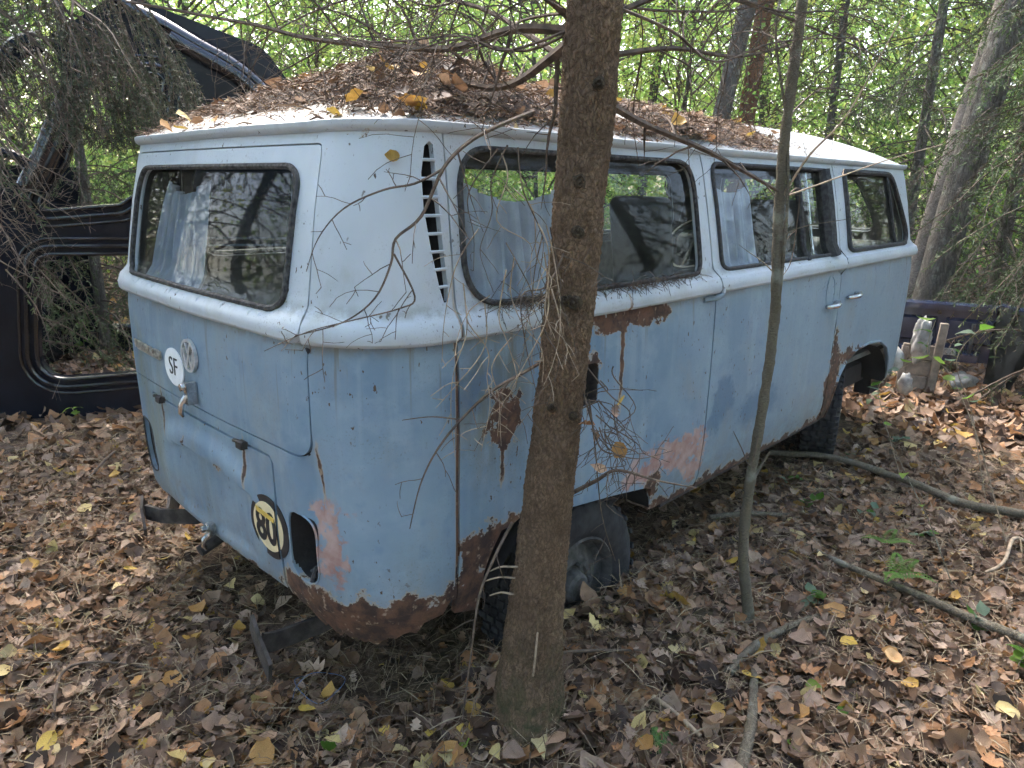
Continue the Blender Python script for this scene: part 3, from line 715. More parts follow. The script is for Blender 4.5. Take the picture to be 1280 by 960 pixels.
mb.add([roof_pt(u, .97) for u in us], [tuple(range(n))])
roof = mb.build('roof', M['paint'], van)
# ---- underbody, floor, wells, interior
mb = MB(); mb.box((1.25,0,.40), (3.6,1.40,.12)); mb.box((-.45,0,.62), (.62,1.30,.30)); mb.build('underbody', M['dark'], van)  # dark boxes under the floor, put in to block light
mb = MB(); mb.box((1.30,0,.56), (3.9,1.54,.03)); mb.box((-.25,0,.80), (.86,1.50,.03)); mb.build('cabin_floor', M['lining'], van)
for (cx, sy) in ((.0,-1),(.0,1),(2.5,-1),(2.5,1)):
    mb = MB(); y0, y1 = sy*.50, sy*.842; N_ = 14
    A = [(cx+(.40 if cx < 1 else .50)*math.cos(math.pi*k/N_), .36+(.20 if cx < 1 else .30)*math.sin(math.pi*k/N_)) for k in range(N_+1)]
    mb.add([(x, y0, z) for x, z in A]+[(x, y1, z) for x, z in A], [(i, i+1, i+N_+2, i+N_+1) for i in range(N_)]+[tuple(range(N_+1))])
    mb.build('wheel_well', M['dark'], van)
mb = MB()
V = []; F = []; us_ = np.linspace(0, PER, 90, endpoint=False)
for u in us_:
    p = S(u, 1.615, -.03); V.append(p); V.append(Vector((p.x*.8+.25, p.y*.75, 1.72)))
n = len(us_); F = [(2*i, 2*((i+1)%n), 2*((i+1)%n)+1, 2*i+1) for i in range(n)] + [tuple(2*i+1 for i in range(n))]
mb.add(V, F); mb.build('headliner', M['lining'], van)
# jagged under-sill
mb = MB(); mb.box((1.28,-.800,.345), (1.55,.05,.05)); mb.build('sill', M['dirtmetal'], van)
# seats
def rbox(mb, c, d, r, M_=None, n=5):
    bm = bmesh.new(); bmesh.ops.create_cube(bm, size=1)
    for v in bm.verts: v.co = Vector((v.co.x*d[0], v.co.y*d[1], v.co.z*d[2]))
    bmesh.ops.bevel(bm, geom=bm.edges[:], offset=r, segments=n, profile=.5, affect='EDGES')
    bm.verts.index_update(); V = [Vector(c)+((M_ @ v.co) if M_ else v.co) for v in bm.verts]; F = [tuple(v.index for v in f.verts) for f in bm.faces]; bm.free(); mb.add(V, F)
for (x, y, zz, wd, hh, kind) in ((2.10,-.42,1.10,.50,.62,'front_seat'), (2.10,.42,1.10,.50,.62,'front_seat'), (.95,.05,.78,1.20,.30,'bench_seat')):
    mb = MB(); rbox(mb, (x+.25,y,zz-.28), (.5,wd,.16), .05); mb2 = Matrix.Rotation(R(-10),3,'Y'); rbox(mb, (x,y,zz+.05), (.12,wd*.86,hh), .055, mb2)
    mb.build(kind, M['seat'], van)
mb = MB(); c = Vector((2.72,.42,1.14)); Mx = Matrix.Translation(c) @ Matrix.Rotation(R(-52),4,'Y')
mb.ring([Mx @ Vector((.20*math.cos(a), .20*math.sin(a), 0)) for a in np.arange(0,6.28,.26)], .013, 6); mb.tube([Mx @ Vector((-.2,0,0)), Mx @ Vector((.2,0,0))], .012); mb.tube([c, c+Vector((.25,0,-.4))], .02)
mb.build('steering_wheel', M['seat'], van)
mb = MB(); rbox(mb, (3.08,0,1.10), (.26,1.45,.22), .08); mb.build('dashboard', M['seat'], van)
# curtains
def curtain(u0, u1, z0, zt, sag, parent, name='curtain', e=-.055, folds=7, narrow=0):
    nu, nz = 64, 16; V = []; F = []
    for i in range(nu+1):
        s = i/nu; top = zt - sag*4*s*(1-s)
        for j in range(nz+1):
            t = j/nz; z = top + (z0-top)*t; c = (u0+u1)/2; ww = 1+narrow*t
            amp = .010+.010*t
            V.append(S(c+(u0+(u1-u0)*s-c)*ww, z, e + amp*math.sin(2*math.pi*folds*s + .6*math.sin(3*t+s*5)) + .006*math.sin(2*math.pi*folds*2.3*s+1)))
    for i in range(nu):
        for j in range(nz): F.append((i*(nz+1)+j, i*(nz+1)+j+1, (i+1)*(nz+1)+j+1, (i+1)*(nz+1)+j))
    me = mesh(name, V, F, True); return link(name, me, M['cloth'], parent)
curtain(-.44, -.13, 1.10, 1.515, .045, hatch, folds=5, narrow=.55, e=-.07)
curtain(UR(-.50), UR(.02), 1.10, 1.555, .085, side, folds=7)
curtain(UR(.84), UR(1.20), 1.10, 1.545, .05, door, folds=5)
curtain(PER-UR(.30), PER-UR(-.10), 1.10, 1.57, .05, left, folds=4)
curtain(.44, .54, 1.10, 1.54, .03, hatch, folds=2, e=-.08)
# ---- wheels
def wheel(x, y, z, rad, sy, steer=0, tilt=0, lugs=True):
    root = empty('wheel', (x, y, z), van); root.rotation_euler = (R(tilt), 0, R(steer))
    Mx = Matrix.Rotation(R(90 if sy < 0 else -90),4,'X'); mb = MB(); wd = .185
    prof = [(.185,.070),(.20,.086),(.235,.096),(rad-.055,.094),(rad-.022,.084),(rad-.006,.072)]
    prof = prof + [(rad-.004+ (-.010 if k%2 else 0), .06-k*.015) for k in range(9)] + [(a, -b) for a, b in prof[::-1]]
    mb.lathe(prof, Mx, 56)
    for k in range(56):                                     # tread blocks
        a = 2*math.pi*(k+.5)/56
        for j in range(4):
            zz = -.062+.041*j+(.008 if k%2 else -.008); Rm = Mx @ Matrix.Rotation(a,4,'Z'); c = Rm @ Vector((rad-.004,0,zz)); mb.box(c, (.016 if lugs else .010,.022,.030), Rm.to_3x3())
        for sg in ((1,-1) if lugs else ()):
            Rm = Mx @ Matrix.Rotation(a,4,'Z'); mb.box(Rm @ Vector((rad-.022,0,sg*.083)), (.030,.016,.012), Rm.to_3x3())
    mb.build('tyre', M['tyre'], root, sharp=35)
    mb = MB(); mb.lathe([(.196,.078),(.188,.086),(.178,.074),(.172,.045),(.150,.030),(.125,.040),(.105,.052),(.085,.050),(.080,.040),(.062,.040),(.056,.075),(.045,.086),(.0,.088)], Mx, 40)
    for k in range(5):
        a = 2*math.pi*k/5; c = Mx @ Vector((.084*math.cos(a), .084*math.sin(a), .058)); mb.lathe([(0,.012),(.011,.011),(.012,-.01)], Matrix.Translation(c) @ Mx, 6)
    o = mb.build('rim', M['hub'], root, sharp=30); return root
wheel(.045,-.725,.15,.325,-1, lugs=False); wheel(2.43,-.69,.30,.325,-1, steer=20); wheel(.045,.72,.15,.325,1); wheel(2.43,.70,.30,.325,1)
# ---- bumper stubs
def strip(name, P, wd, th, parent, mat, up=(0,0,1)):
    mb = MB(); P = [Vector(p) for p in P]; V = []; upv = Vector(up)
    for i, p in enumerate(P):
        t = (P[min(i+1,len(P)-1)]-P[max(i-1,0)]).normalized(); sd_ = t.cross(upv).normalized(); uu = sd_.cross(t)
        V += [p+uu*wd/2+sd_*th/2, p+uu*wd/2-sd_*th/2, p-uu*wd/2-sd_*th/2, p-uu*wd/2+sd_*th/2]
    F = [(i*4+k, i*4+(k+1)%4, i*4+4+(k+1)%4, i*4+4+k) for i in range(len(P)-1) for k in range(4)]+[(3,2,1,0), tuple((len(P)-1)*4+k for k in range(4))]
    mb.add(V, F); return mb.build(name, mat, parent, smooth=False)
strip('bumper_bracket', [(-.50,-.42,.21),(-.744,-.42,.20),(-.90,-.425,.22),(-.94,-.43,.235)], .06, .012, van, M['dirtmetal'])
strip('bracket_plate', [(-.935,-.37,.275),(-.950,-.44,.240),(-.965,-.53,.205)], .075, .010, van, M['dirtmetal'])
strip('bumper_bracket', [(-.55,.40,.28),(-.76,.45,.26),(-.84,.58,.245),(-.87,.66,.245)], .06, .012, van, M['dirtmetal'])
strip('bracket_plate', [(-.86,.70,.275),(-.885,.66,.245),(-.90,.60,.185)], .07, .010, van, M['dirtmetal'])
strip('body_scrap', [(-.62,1.02,.16),(-.66,.98,.10),(-.70,.92,.06)], .12, .012, van, M['dirtmetal'])
mb = MB(); mb.tube([(-.62,.36,.22),(-.80,.34,.17)], .022, 8); mb.build('exhaust_stub', M['dirtmetal'], van)
mb = MB(); rbox(mb, (3.42,-.70,.43), (.30,.20,.15), .05, Matrix.Rotation(R(25),3,'Z')); mb.build('front_bumper_end', M['plastic_w'], van)
mb = MB(); mb.box((3.30,-.66,.32), (.24,.10,.22)); mb.build('front_step', M['dark'], van)

# ================================================================== PATHS
HF = Vector((math.cos(YAW), math.sin(YAW), 0))
def at_h(px, py, hd):
    d = px_ray(px, py); return CAM_P + d*(hd/d.dot(HF))
def spline(P, n=6):
    P = [Vector(p) for p in P]; out = []
    for i in range(len(P)-1):
        a, b, c, d = P[max(i-1,0)], P[i], P[i+1], P[min(i+2,len(P)-1)]
        for k in range(n):
            t = k/n; out.append(.5*((2*b)+(c-a)*t+(2*a-5*b+4*c-d)*t*t+(3*b-a-3*c+d)*t**3))
    out.append(P[-1]); return out
def wiggle(P, amp):
    return [p + Vector((noise.noise(p*3.1+Vector((9,0,0))), noise.noise(p*3.1+Vector((0,7,0))), noise.noise(p*3.1+Vector((0,0,5)))))*amp for p in P]
def taper(n, r0, r1): return [r0+(r1-r0)*(k/(n-1)) for k in range(n)]
def rvec(rs): 
    v = Vector((rs.gauss(0,1), rs.gauss(0,1), rs.gauss(0,1))); return v.normalized()
def twig_tree(mb, P, r0, r1, rs, gap=.06, ln=.35, levels=2, droop=.25, sides=5, start=.15, fwd=.5):
    """a dead branch with side twigs and twiglets"""
    mb.tube(P, taper(len(P), r0, r1), sides)
    if levels <= 0: return
    acc = 0
    for i in range(1, len(P)):
        acc += (P[i]-P[i-1]).length
        if i/len(P) < start: continue
        if acc > gap*rs.uniform(.6,1.5):
            acc = 0; t = (P[i]-P[i-1]).normalized(); q = rvec(rs); q = (q-t*q.dot(t)).normalized()
            d = (q + t*fwd*rs.uniform(.4,1.4)).normalized(); L = ln*rs.uniform(.3,1.0)*(1-.5*i/len(P)); n = max(4, int(L/.035)); p = P[i].copy(); Q = [p.copy()]
            for k in range(n):
                d = (d + rvec(rs)*.18 + Vector((0,0,-droop*.12))).normalized(); p = p + d*(L/n); Q.append(p.copy())
            rr = max(.0009, (r0+(r1-r0)*i/len(P))*.5)
            twig_tree(mb, Q, rr, .0007, rs, gap*.75, ln*.45, levels-1, droop, 4, .1, fwd)
def trunk_mesh(path, rad, n_around=48, step=.012, bark=.006, seed=0, cell=45, vert=1.6, flare=0):
    P = spline(path, 10); L = [0]
    for i in range(1, len(P)): L.append(L[-1]+(P[i]-P[i-1]).length)
    T = L[-1]; m_ = int(T/step)+1; V = np.zeros((m_, n_around, 3)); 
    for i in range(m_):
        s = i/(m_-1)*T; k = min(np.searchsorted(L, s, 'right')-1, len(P)-2); f = (s-L[k])/max(1e-6, L[k+1]-L[k]); p = P[k].lerp(P[k+1], f)
        r = rad(s)
        for j in range(n_around):
            a = 2*math.pi*j/n_around; d = Vector((math.cos(a), math.sin(a), 0))
            q = p+d*r; rr = r
            if bark:
                c = Vector((q.x*cell, q.y*cell, q.z*cell/vert+seed)); vd = noise.voronoi(c)[0]
                c2_ = c+Vector((noise.noise(c*.6),noise.noise(c*.6+Vector((5,5,5))),0))*.7; vd = noise.voronoi(c2_)[0]; rr += bark*.7*(min(1, (vd[1]-vd[0])*2.2)-.5) + bark*.7*noise.noise(c*1.3) + bark*1.0*noise.noise(c*.12)
            if flare and s < .35: rr += flare*math.exp(-s/.10)*(.5+.5*math.cos(a*3+1.3))
            V[i, j] = p+d*rr
    F = np.array([(i*n_around+j, i*n_around+(j+1)%n_around, (i+1)*n_around+(j+1)%n_around, (i+1)*n_around+j) for i in range(m_-1) for j in range(n_around)])
    return mesh_np('trunk', V.reshape(-1,3), F, True)

# ================================================================== UPENDED BLACK CAR SHELL (left, behind)
shell = empty('car_body_shell', (-.55,2.95,0)); prop(shell, 'gloss black stripped car body standing on end behind the van', 'car shell')
SH_O = Vector((-.913,3.137,0)); SH_D = (Vector((-.239,2.729,0))-SH_O).normalized(); SH_N = Vector((-SH_D.y, SH_D.x, 0))
if SH_N.dot(HF) < 0: SH_N = -SH_N
def sh(px, py):                       # pixel of the photograph measured on the near side plane -> (a, z)
    d = px_ray(px, py); t = (SH_O-CAM_P).dot(SH_N)/d.dot(SH_N); p = CAM_P+d*t; return ((p-SH_O).dot(SH_D), p.z)
def sh3(a, z, dep=0): return SH_O + SH_D*a + SH_N*dep + Vector((0,0,z))
def plate(name, outer, holes, layers, mat, parent, loc):
    """layers: list of (depth, inset) steps -> extruded ring surface around every loop; the sheet itself at the first depth"""
    VV, T = cdt_fill(outer, holes, .12, list(np.arange(-.3,3.2,.12)), .05); k = len(VV); V = []; F = []
    V = [sh3(a, z, 0)-loc for a, z in VV] + [sh3(a, z, layers)-loc for a, z in VV]; cnt = {}
    for a, b, c in T:
        nn = (V[b]-V[a]).cross(V[c]-V[a])
        if nn.dot(SH_N) > 0: b, c = c, b
        F.append((a,b,c)); F.append((k+c,k+b,k+a))
        for q_ in ((a,b),(b,c),(c,a)): cnt[q_] = 1
    for (a, b) in cnt:
        if (b, a) not in cnt: F.append((b, a, a+k, b+k))
    return link(name, mesh(name, V, F, True, 30), mat, parent)
so = Vector((-.55,2.95,0))
def shp(l): return [sh(*p) for p in l]
low_hole = roundpoly(shp([(50,474),(400,447),(400,318),(47,320)]), [.16,.05,.05,.10], 8)
up_hole = roundpoly(shp([(46,262),(150,254),(182,232),(196,150),(205,95),(118,92),(84,205)]), [.04,.06,.10,.06,.05,.05,.04], 6)
outer_s = roundpoly(shp([(-40,545),(60,545),(430,505),(440,210),(330,60),(150,-10),(60,45),(88,112),(36,222),(-40,215)]), [.2,.0,.05,.1,.2,.1,.05,.02,.06,.1], 6)
plate('side_frame', outer_s, [low_hole, up_hole], .05, M['blackpaint'], shell, so)
def sh_off(poly, d):                  # widen a loop about its centre
    cx = sum(p[0] for p in poly)/len(poly); cz = sum(p[1] for p in poly)/len(poly)
    out = []
    N = len(poly)
    for i in range(N):
        a = Vector(poly[i-1]); b = Vector(poly[(i+1)%N]); t = (b-a).normalized(); nn = Vector((t.y, -t.x)); p = Vector(poly[i])
        if nn.dot(p-Vector((cx,cz))) < 0: nn = -nn
        out.append(tuple(p+nn*d))
    return out
for hole in (low_hole, up_hole):      # pressed flanges round the door openings
    for d, dep, rr in ((.012,-.012,.012), (.060,-.016,.015), (.105,-.006,.010)):
        mb = MB(); mb.ring([sh3(a, z, dep)-so for a, z in densify(sh_off(hole, d), .05)], rr, 8); mb.build('door_flange', M['blackedge'], shell)
    n = len(hole); hh = densify(hole, .06); mb = MB(); n = len(hh)
    mb.add([sh3(a, z, .04)-so for a, z in hh]+[sh3(*p, .10)-so for p in sh_off(hh, .02)], [(i,(i+1)%n,(i+1)%n+n,i+n) for i in range(n)]); mb.build('inner_flange', M['blackpaint'], shell)
FARD = 2.0                            # the other flank
far_out = [(a, z) for a, z in roundpoly([(-.35,-.02),(2.1,-.02),(2.1,1.25),(1.75,1.25),(1.75,.40),(1.35,.36),(1.2,.22),(.20,.22),(.10,.34),(.10,1.6),(-.35,1.6)], [.05]*11)]
VV, T = cdt_fill(far_out, [], .2, list(np.arange(0,1.6,.2)), .1); k = len(VV); mb = MB()
mb.add([sh3(a, z, FARD)-so for a, z in VV]+[sh3(a, z, FARD+.08)-so for a, z in VV], [t for t in T]+[(c+k,b+k,a+k) for a,b,c in T]); mb.build('far_side_frame', M['blackpaint'], shell)
mb = MB(); mb.tube([sh3(.05,.24,FARD-.02)-so, sh3(1.3,.22,FARD-.02)-so], .03, 8); mb.build('far_flange', M['blackedge'], shell)
# floor pan between the flanks is the left mass, roof skin towards the top right
mb = MB(); A = [sh(-42,545), sh(-42,230)]
mb.add([sh3(A[0][0], 0, .04)-so, sh3(A[0][0], 1.6, .04)-so, sh3(A[0][0], 1.6, FARD)-so, sh3(A[0][0], 0, FARD)-so]+[sh3(A[0][0]-.03, 0, .04)-so, sh3(A[0][0]-.03, 1.6, .04)-so, sh3(A[0][0]-.03, 1.6, FARD)-so, sh3(A[0][0]-.03, 0, FARD)-so], [(0,1,2,3),(7,6,5,4),(0,4,5,1),(1,5,6,2),(2,6,7,3),(3,7,4,0)]); mb.build('floor_pan', M['blackpaint'], shell)
# dark bulkhead seen through the top and the domed skin over it
prof_px = [(120,-25),(165,2),(205,22),(250,48),(290,70),(320,92),(338,112),(345,135),(338,165)]
pp = spline([Vector((*sh(*p),0)) for p in prof_px], 5)
V = []; F = []; deps = [-.10,-.06,.0,.12,.4,.9,1.4]; lift = [-.05,-.01,.015,.03,.04,.03,0]
for p in pp:
    for d_, lf in zip(deps, lift): V.append(sh3(p.x, p.y+lf, d_)-so)
k = len(deps); F = [(i*k+j, (i+1)*k+j, (i+1)*k+j+1, i*k+j+1) for i in range(len(pp)-1) for j in range(k-1)]
o = link('domed_skin', mesh('domed_skin', V, F, True), M['blackedge'], shell); so_ = o.modifiers.new('thickness', 'SOLIDIFY'); so_.thickness = .02
pp2 = spline([Vector((*sh(*p),0)) for p in [(215,42),(250,62),(285,82),(305,96),(325,118),(330,150)]], 5)
mb = MB(); mb.tube([sh3(p.x, p.y-.03, -.06)-so for p in pp2], [.05]*len(pp2), 10); mb.build('rolled_edge', M['blackedge'], shell)
bk = shp([(190,60),(345,110),(345,240),(185,240)]); mb = MB(); mb.add([sh3(a, z, .10)-so for a, z in bk]+[sh3(a, z, .16)-so for a, z in bk], [(0,1,2,3),(7,6,5,4),(0,4,5,1),(1,5,6,2),(2,6,7,3),(3,7,4,0)]); bulk = mb.build('bulkhead', M['blackpaint'], shell, smooth=False)
bk = shp([(212,76),(260,90),(258,118),(240,108),(212,104)]); mb = MB(); n = 5; mb.add([sh3(a, z, .03)-so for a, z in bk]+[sh3(a, z, .09)-so for a, z in bk], [tuple(range(5)), tuple(range(9,4,-1))]+[(i,(i+1)%n,(i+1)%n+n,i+n) for i in range(n)]); mb.build('hinge_plate', M['olive_dirty'], shell, smooth=False)
for pxy in ((206,142),(206,163)):  # pale discs painted for the light showing through bulkhead holes
    a, z = sh(*pxy); mb = MB(); mb.add([sh3(a+.012*math.cos(t), z+.020*math.sin(t), .085)-so for t in np.arange(0,6.2,.4)], [tuple(range(16))]); mb.build('hole_light_disc', M['plastic_w'], bulk)
arcp = spline([Vector((*sh(*p),0)) for p in [(-30,195),(0,190),(25,196),(42,212),(44,240)]], 5); mb = MB(); mb.tube([sh3(p.x, p.y, -.05)-so for p in arcp], .028, 8); mb.build('arch_rail', M['blackpaint'], shell)
arcp = spline([Vector((*sh(*p),0)) for p in [(-30,100),(5,82),(25,60),(50,52)]], 5); mb = MB(); mb.tube([sh3(p.x, p.y, -.02)-so for p in arcp], .06, 8); mb.build('upper_rail', M['blackpaint'], shell)
arcp = spline([Vector((*sh(*p),0)) for p in [(40,235),(58,200),(75,160),(98,108)]], 5); mb = MB(); mb.tube([sh3(p.x, p.y, -.03)-so for p in arcp], [.075]*len(arcp), 10); mb.build('pillar', M['blackedge'], shell)

# ================================================================== NAVY PICKUP BED (right)
bed = empty('pickup_bed', (4.9,-1.0,0)); prop(bed, 'dark navy pickup truck bed lying at the right edge', 'pickup bed')
bo = Vector((4.9,-1.0,0))
def bp(px, py, hd): return at_h(px, py, hd)
BH = 5.9
BA = bp(1100,372,BH); BB = bp(1250,376,BH-.35); BDn = (BB-BA); BDn.z = 0; BL = BDn.length; BX = BDn.normalized(); BN = Vector((BX.y,-BX.x,0))
if BN.dot(HF) > 0: BN = -BN
zb_top = BA.z; zb_bot = bp(1250,455,BH-.35).z
def bw(a, z, d=0): return BA+BX*a+BN*d+Vector((0,0,z-BA.z))
mb = MB()
def slab(mb, a0, a1, z0, z1, d0, d1, bev=.02):
    V = [bw(a0,z0,d0)-bo,bw(a1,z0,d0)-bo,bw(a1,z1,d0)-bo,bw(a0,z1,d0)-bo,bw(a0+bev,z0+bev,d1)-bo,bw(a1-bev,z0+bev,d1)-bo,bw(a1-bev,z1-bev,d1)-bo,bw(a0+bev,z1-bev,d1)-bo]
    mb.add(V, [(3,2,1,0),(4,5,6,7),(0,1,5,4),(1,2,6,5),(2,3,7,6),(3,0,4,7)])
slab(mb, -.6, BL, zb_bot, zb_top, -.05, 0, .0); mb.build('bed_wall', M['navy'], bed, sharp=20)
mb = MB(); slab(mb, -.6, BL, zb_top-.07, zb_top, 0, .05, .012); mb.build('top_rail', M['navy'], bed, sharp=20)
for a0 in (-.35,.10,.50):
    mb = MB(); slab(mb, a0, a0+.34, zb_bot+.14, zb_top-.12, 0, .025, .02); mb.build('pressed_rib', M['navy'], bed, sharp=20)
mb = MB(); slab(mb, -.6, BL-.06, zb_bot-.02, zb_bot+.10, 0, .09, .03); mb.build('floor_lip', M['navy'], bed, sharp=20)
mb = MB(); slab(mb, BL-.16, BL-.13, zb_bot+.02, zb_top-.15, .03, .06, .005); mb.build('stay_bar', M['hub'], bed)
a0 = BL*.28; mb = MB(); slab(mb, a0, a0+.36, zb_bot+.06, zb_bot+.115, .09, .10, .004); mb.build('white_panel', M['plastic_w'], bed)
# fender side, turned towards the viewer, with wheel arch and filler hole
def fw(s, z, d=0): return bw(BL, z, 0)+BN*s*.92+BX*(s*.40)+(BX*.92-BN*.40)*d
fo = roundpoly([(0,.0),(.22,.0),(.26,.10),(.36,.36),(.55,.46),(1.2,.46),(1.2,zb_top-.0),(0.0,zb_top)], [0,.03,.02,.08,.08,0,0,.04]); fo2 = [(s, z) for s, z in fo]
fh = roundpoly([(.16,.55),(.24,.51),(.26,.66),(.18,.70)], .02)
VV, T = cdt_fill(fo2, [fh], .1, list(np.arange(0,1,.1)), .05); k = len(VV); mb = MB()
mb.add([fw(s, z, .05+.03*math.sin(min(1,z)*3.1))-bo for s, z in VV]+[fw(s, z, .0)-bo for s, z in VV], T+[(c+k,b+k,a+k) for a,b,c in T]); mb.build('fender', M['olive_dirty'], bed)
mb = MB(); mb.tube([fw(0,0,.02)-bo, fw(0,zb_top*.5,.03)-bo, fw(0,zb_top,.02)-bo, fw(.02,zb_top+.005,.02)-bo, fw(1.2,zb_top,.03)-bo], .022, 6); mb.build('fender_edge', M['navy'], bed)
# junk in front of the bed
def plank(c, d, rz, rx=0, ry=0, mat='wood', name='board', parent=None):
    mb = MB(); bmx = Matrix.Rotation(rz,3,'Z') @ Matrix.Rotation(ry,3,'Y') @ Matrix.Rotation(rx,3,'X'); rbox(mb, (0,0,0), d, .006, None, 1); o = mb.build(name, M[mat], parent); 
    o.matrix_local = Matrix.Translation(c) @ bmx.to_4x4(); return o
cang = math.atan2(BX.y, BX.x)
cp = bp(1146,470,5.35); crate = empty('wooden_crate', (cp.x, cp.y, gz(cp.x,cp.y))); prop(crate, 'small grey board crate beside the navy pickup bed', 'crate')
for k in range(3): plank(Vector((0,0,.07+.125*k)), (.26,.02,.115), cang, 0, R(1.5*k-1), 'wood', 'board', crate)
plank(Vector((.11*math.cos(cang)+.03*BN.x,.11*math.sin(cang)+.03*BN.y,.28)), (.06,.03,.56), cang, 0, R(2), 'wood', 'corner_post', crate)
plank(Vector((-.11*math.cos(cang),-.11*math.sin(cang),.18)), (.05,.03,.36), cang, 0, 0, 'wood', 'corner_post', crate)
for k in range(2): plank(Vector((-BN.x*.25+.1*k,-BN.y*.25,.10+.15*k)), (.24,.02,.11), cang+.2, 0, 0, 'wood', 'board', crate)
def crumple(name, c, d, amp, mat, seed, sub=4):
    bm = bmesh.new(); bmesh.ops.create_icosphere(bm, subdivisions=sub, radius=1)
    for v in bm.verts:
        n_ = noise.noise(v.co*2.1+Vector((seed,0,0)))+.6*noise.noise(v.co*5.3+Vector((0,seed,0))); v.co = Vector((v.co.x*d[0], v.co.y*d[1], v.co.z*d[2]))*(1+amp*n_)
    me = bpy.data.meshes.new(name); bm.to_mesh(me); bm.free(); me.polygons.foreach_set('use_smooth', [True]*len(me.polygons)); o = link(name, me, M[mat]); o.location = c; return o
c = bp(1152,425,5.28); prop(crumple('plastic_sack', c, (.06,.06,.17), .35, 'plastic_w', 13), 'crumpled dirty white plastic sack standing in the board crate', 'sack')
c = bp(1205,464,5.5); c.z = gz(c.x,c.y)+.05; prop(crumple('concrete_lump', c, (.15,.10,.075), .35, 'stone', 8, 3), 'pale broken concrete lump under the navy pickup bed', 'stone')
c = bp(1133,470,5.0); c.z = gz(c.x,c.y)+.16; prop(crumple('plastic_scrap', c, (.035,.05,.08), .28, 'plastic_w', 5, 3), 'pale plastic scrap on the ground by the van nose', 'scrap')

# ================================================================== NEAR SPRUCE (in front of the van)
def ground_pt(px, py, z=0.0): 
    p = at_plane(px, py, 2, z)
    for _ in range(4): p = at_plane(px, py, 2, gz(p.x, p.y))
    return p
spruce = empty('spruce_tree', (0,0,0)); prop(spruce, 'brown scaly spruce trunk standing close in front of the van', 'tree')
tb = ground_pt(658, 888); THD = (tb-CAM_P).dot(HF)
tp = [tb+Vector((0,0,-.15))+ (tb-at_h(672,760,THD))*.0] + [at_h(x, y, THD) for x, y in ((661,860),(676,700),(697,520),(717,330),(734,140),(744,0))]
top = tp[-1]; dirn = (tp[-1]-tp[-3]).normalized(); tp += [top+dirn*1.2, top+dirn*3.0+Vector((.1,0,0)), top+dirn*5.5]
def trad(s):
    return float(np.interp(s, [0,.12,.2,.35,.6,.95,1.6,2.4,4,8], [.125,.105,.094,.084,.071,.061,.060,.062,.056,.03]))
me = trunk_mesh(tp[:8], trad, 130, .0055, .0050, 2.0, 120, 1.5, .052); link('trunk', me, M['bark'], spruce)
me = trunk_mesh(tp[7:], lambda s: float(np.interp(s,[0,5],[.061,.03])), 20, .06, .004, 2.0, 30); link('upper_trunk', me, M['bark'], spruce)
rs = random.Random(5)
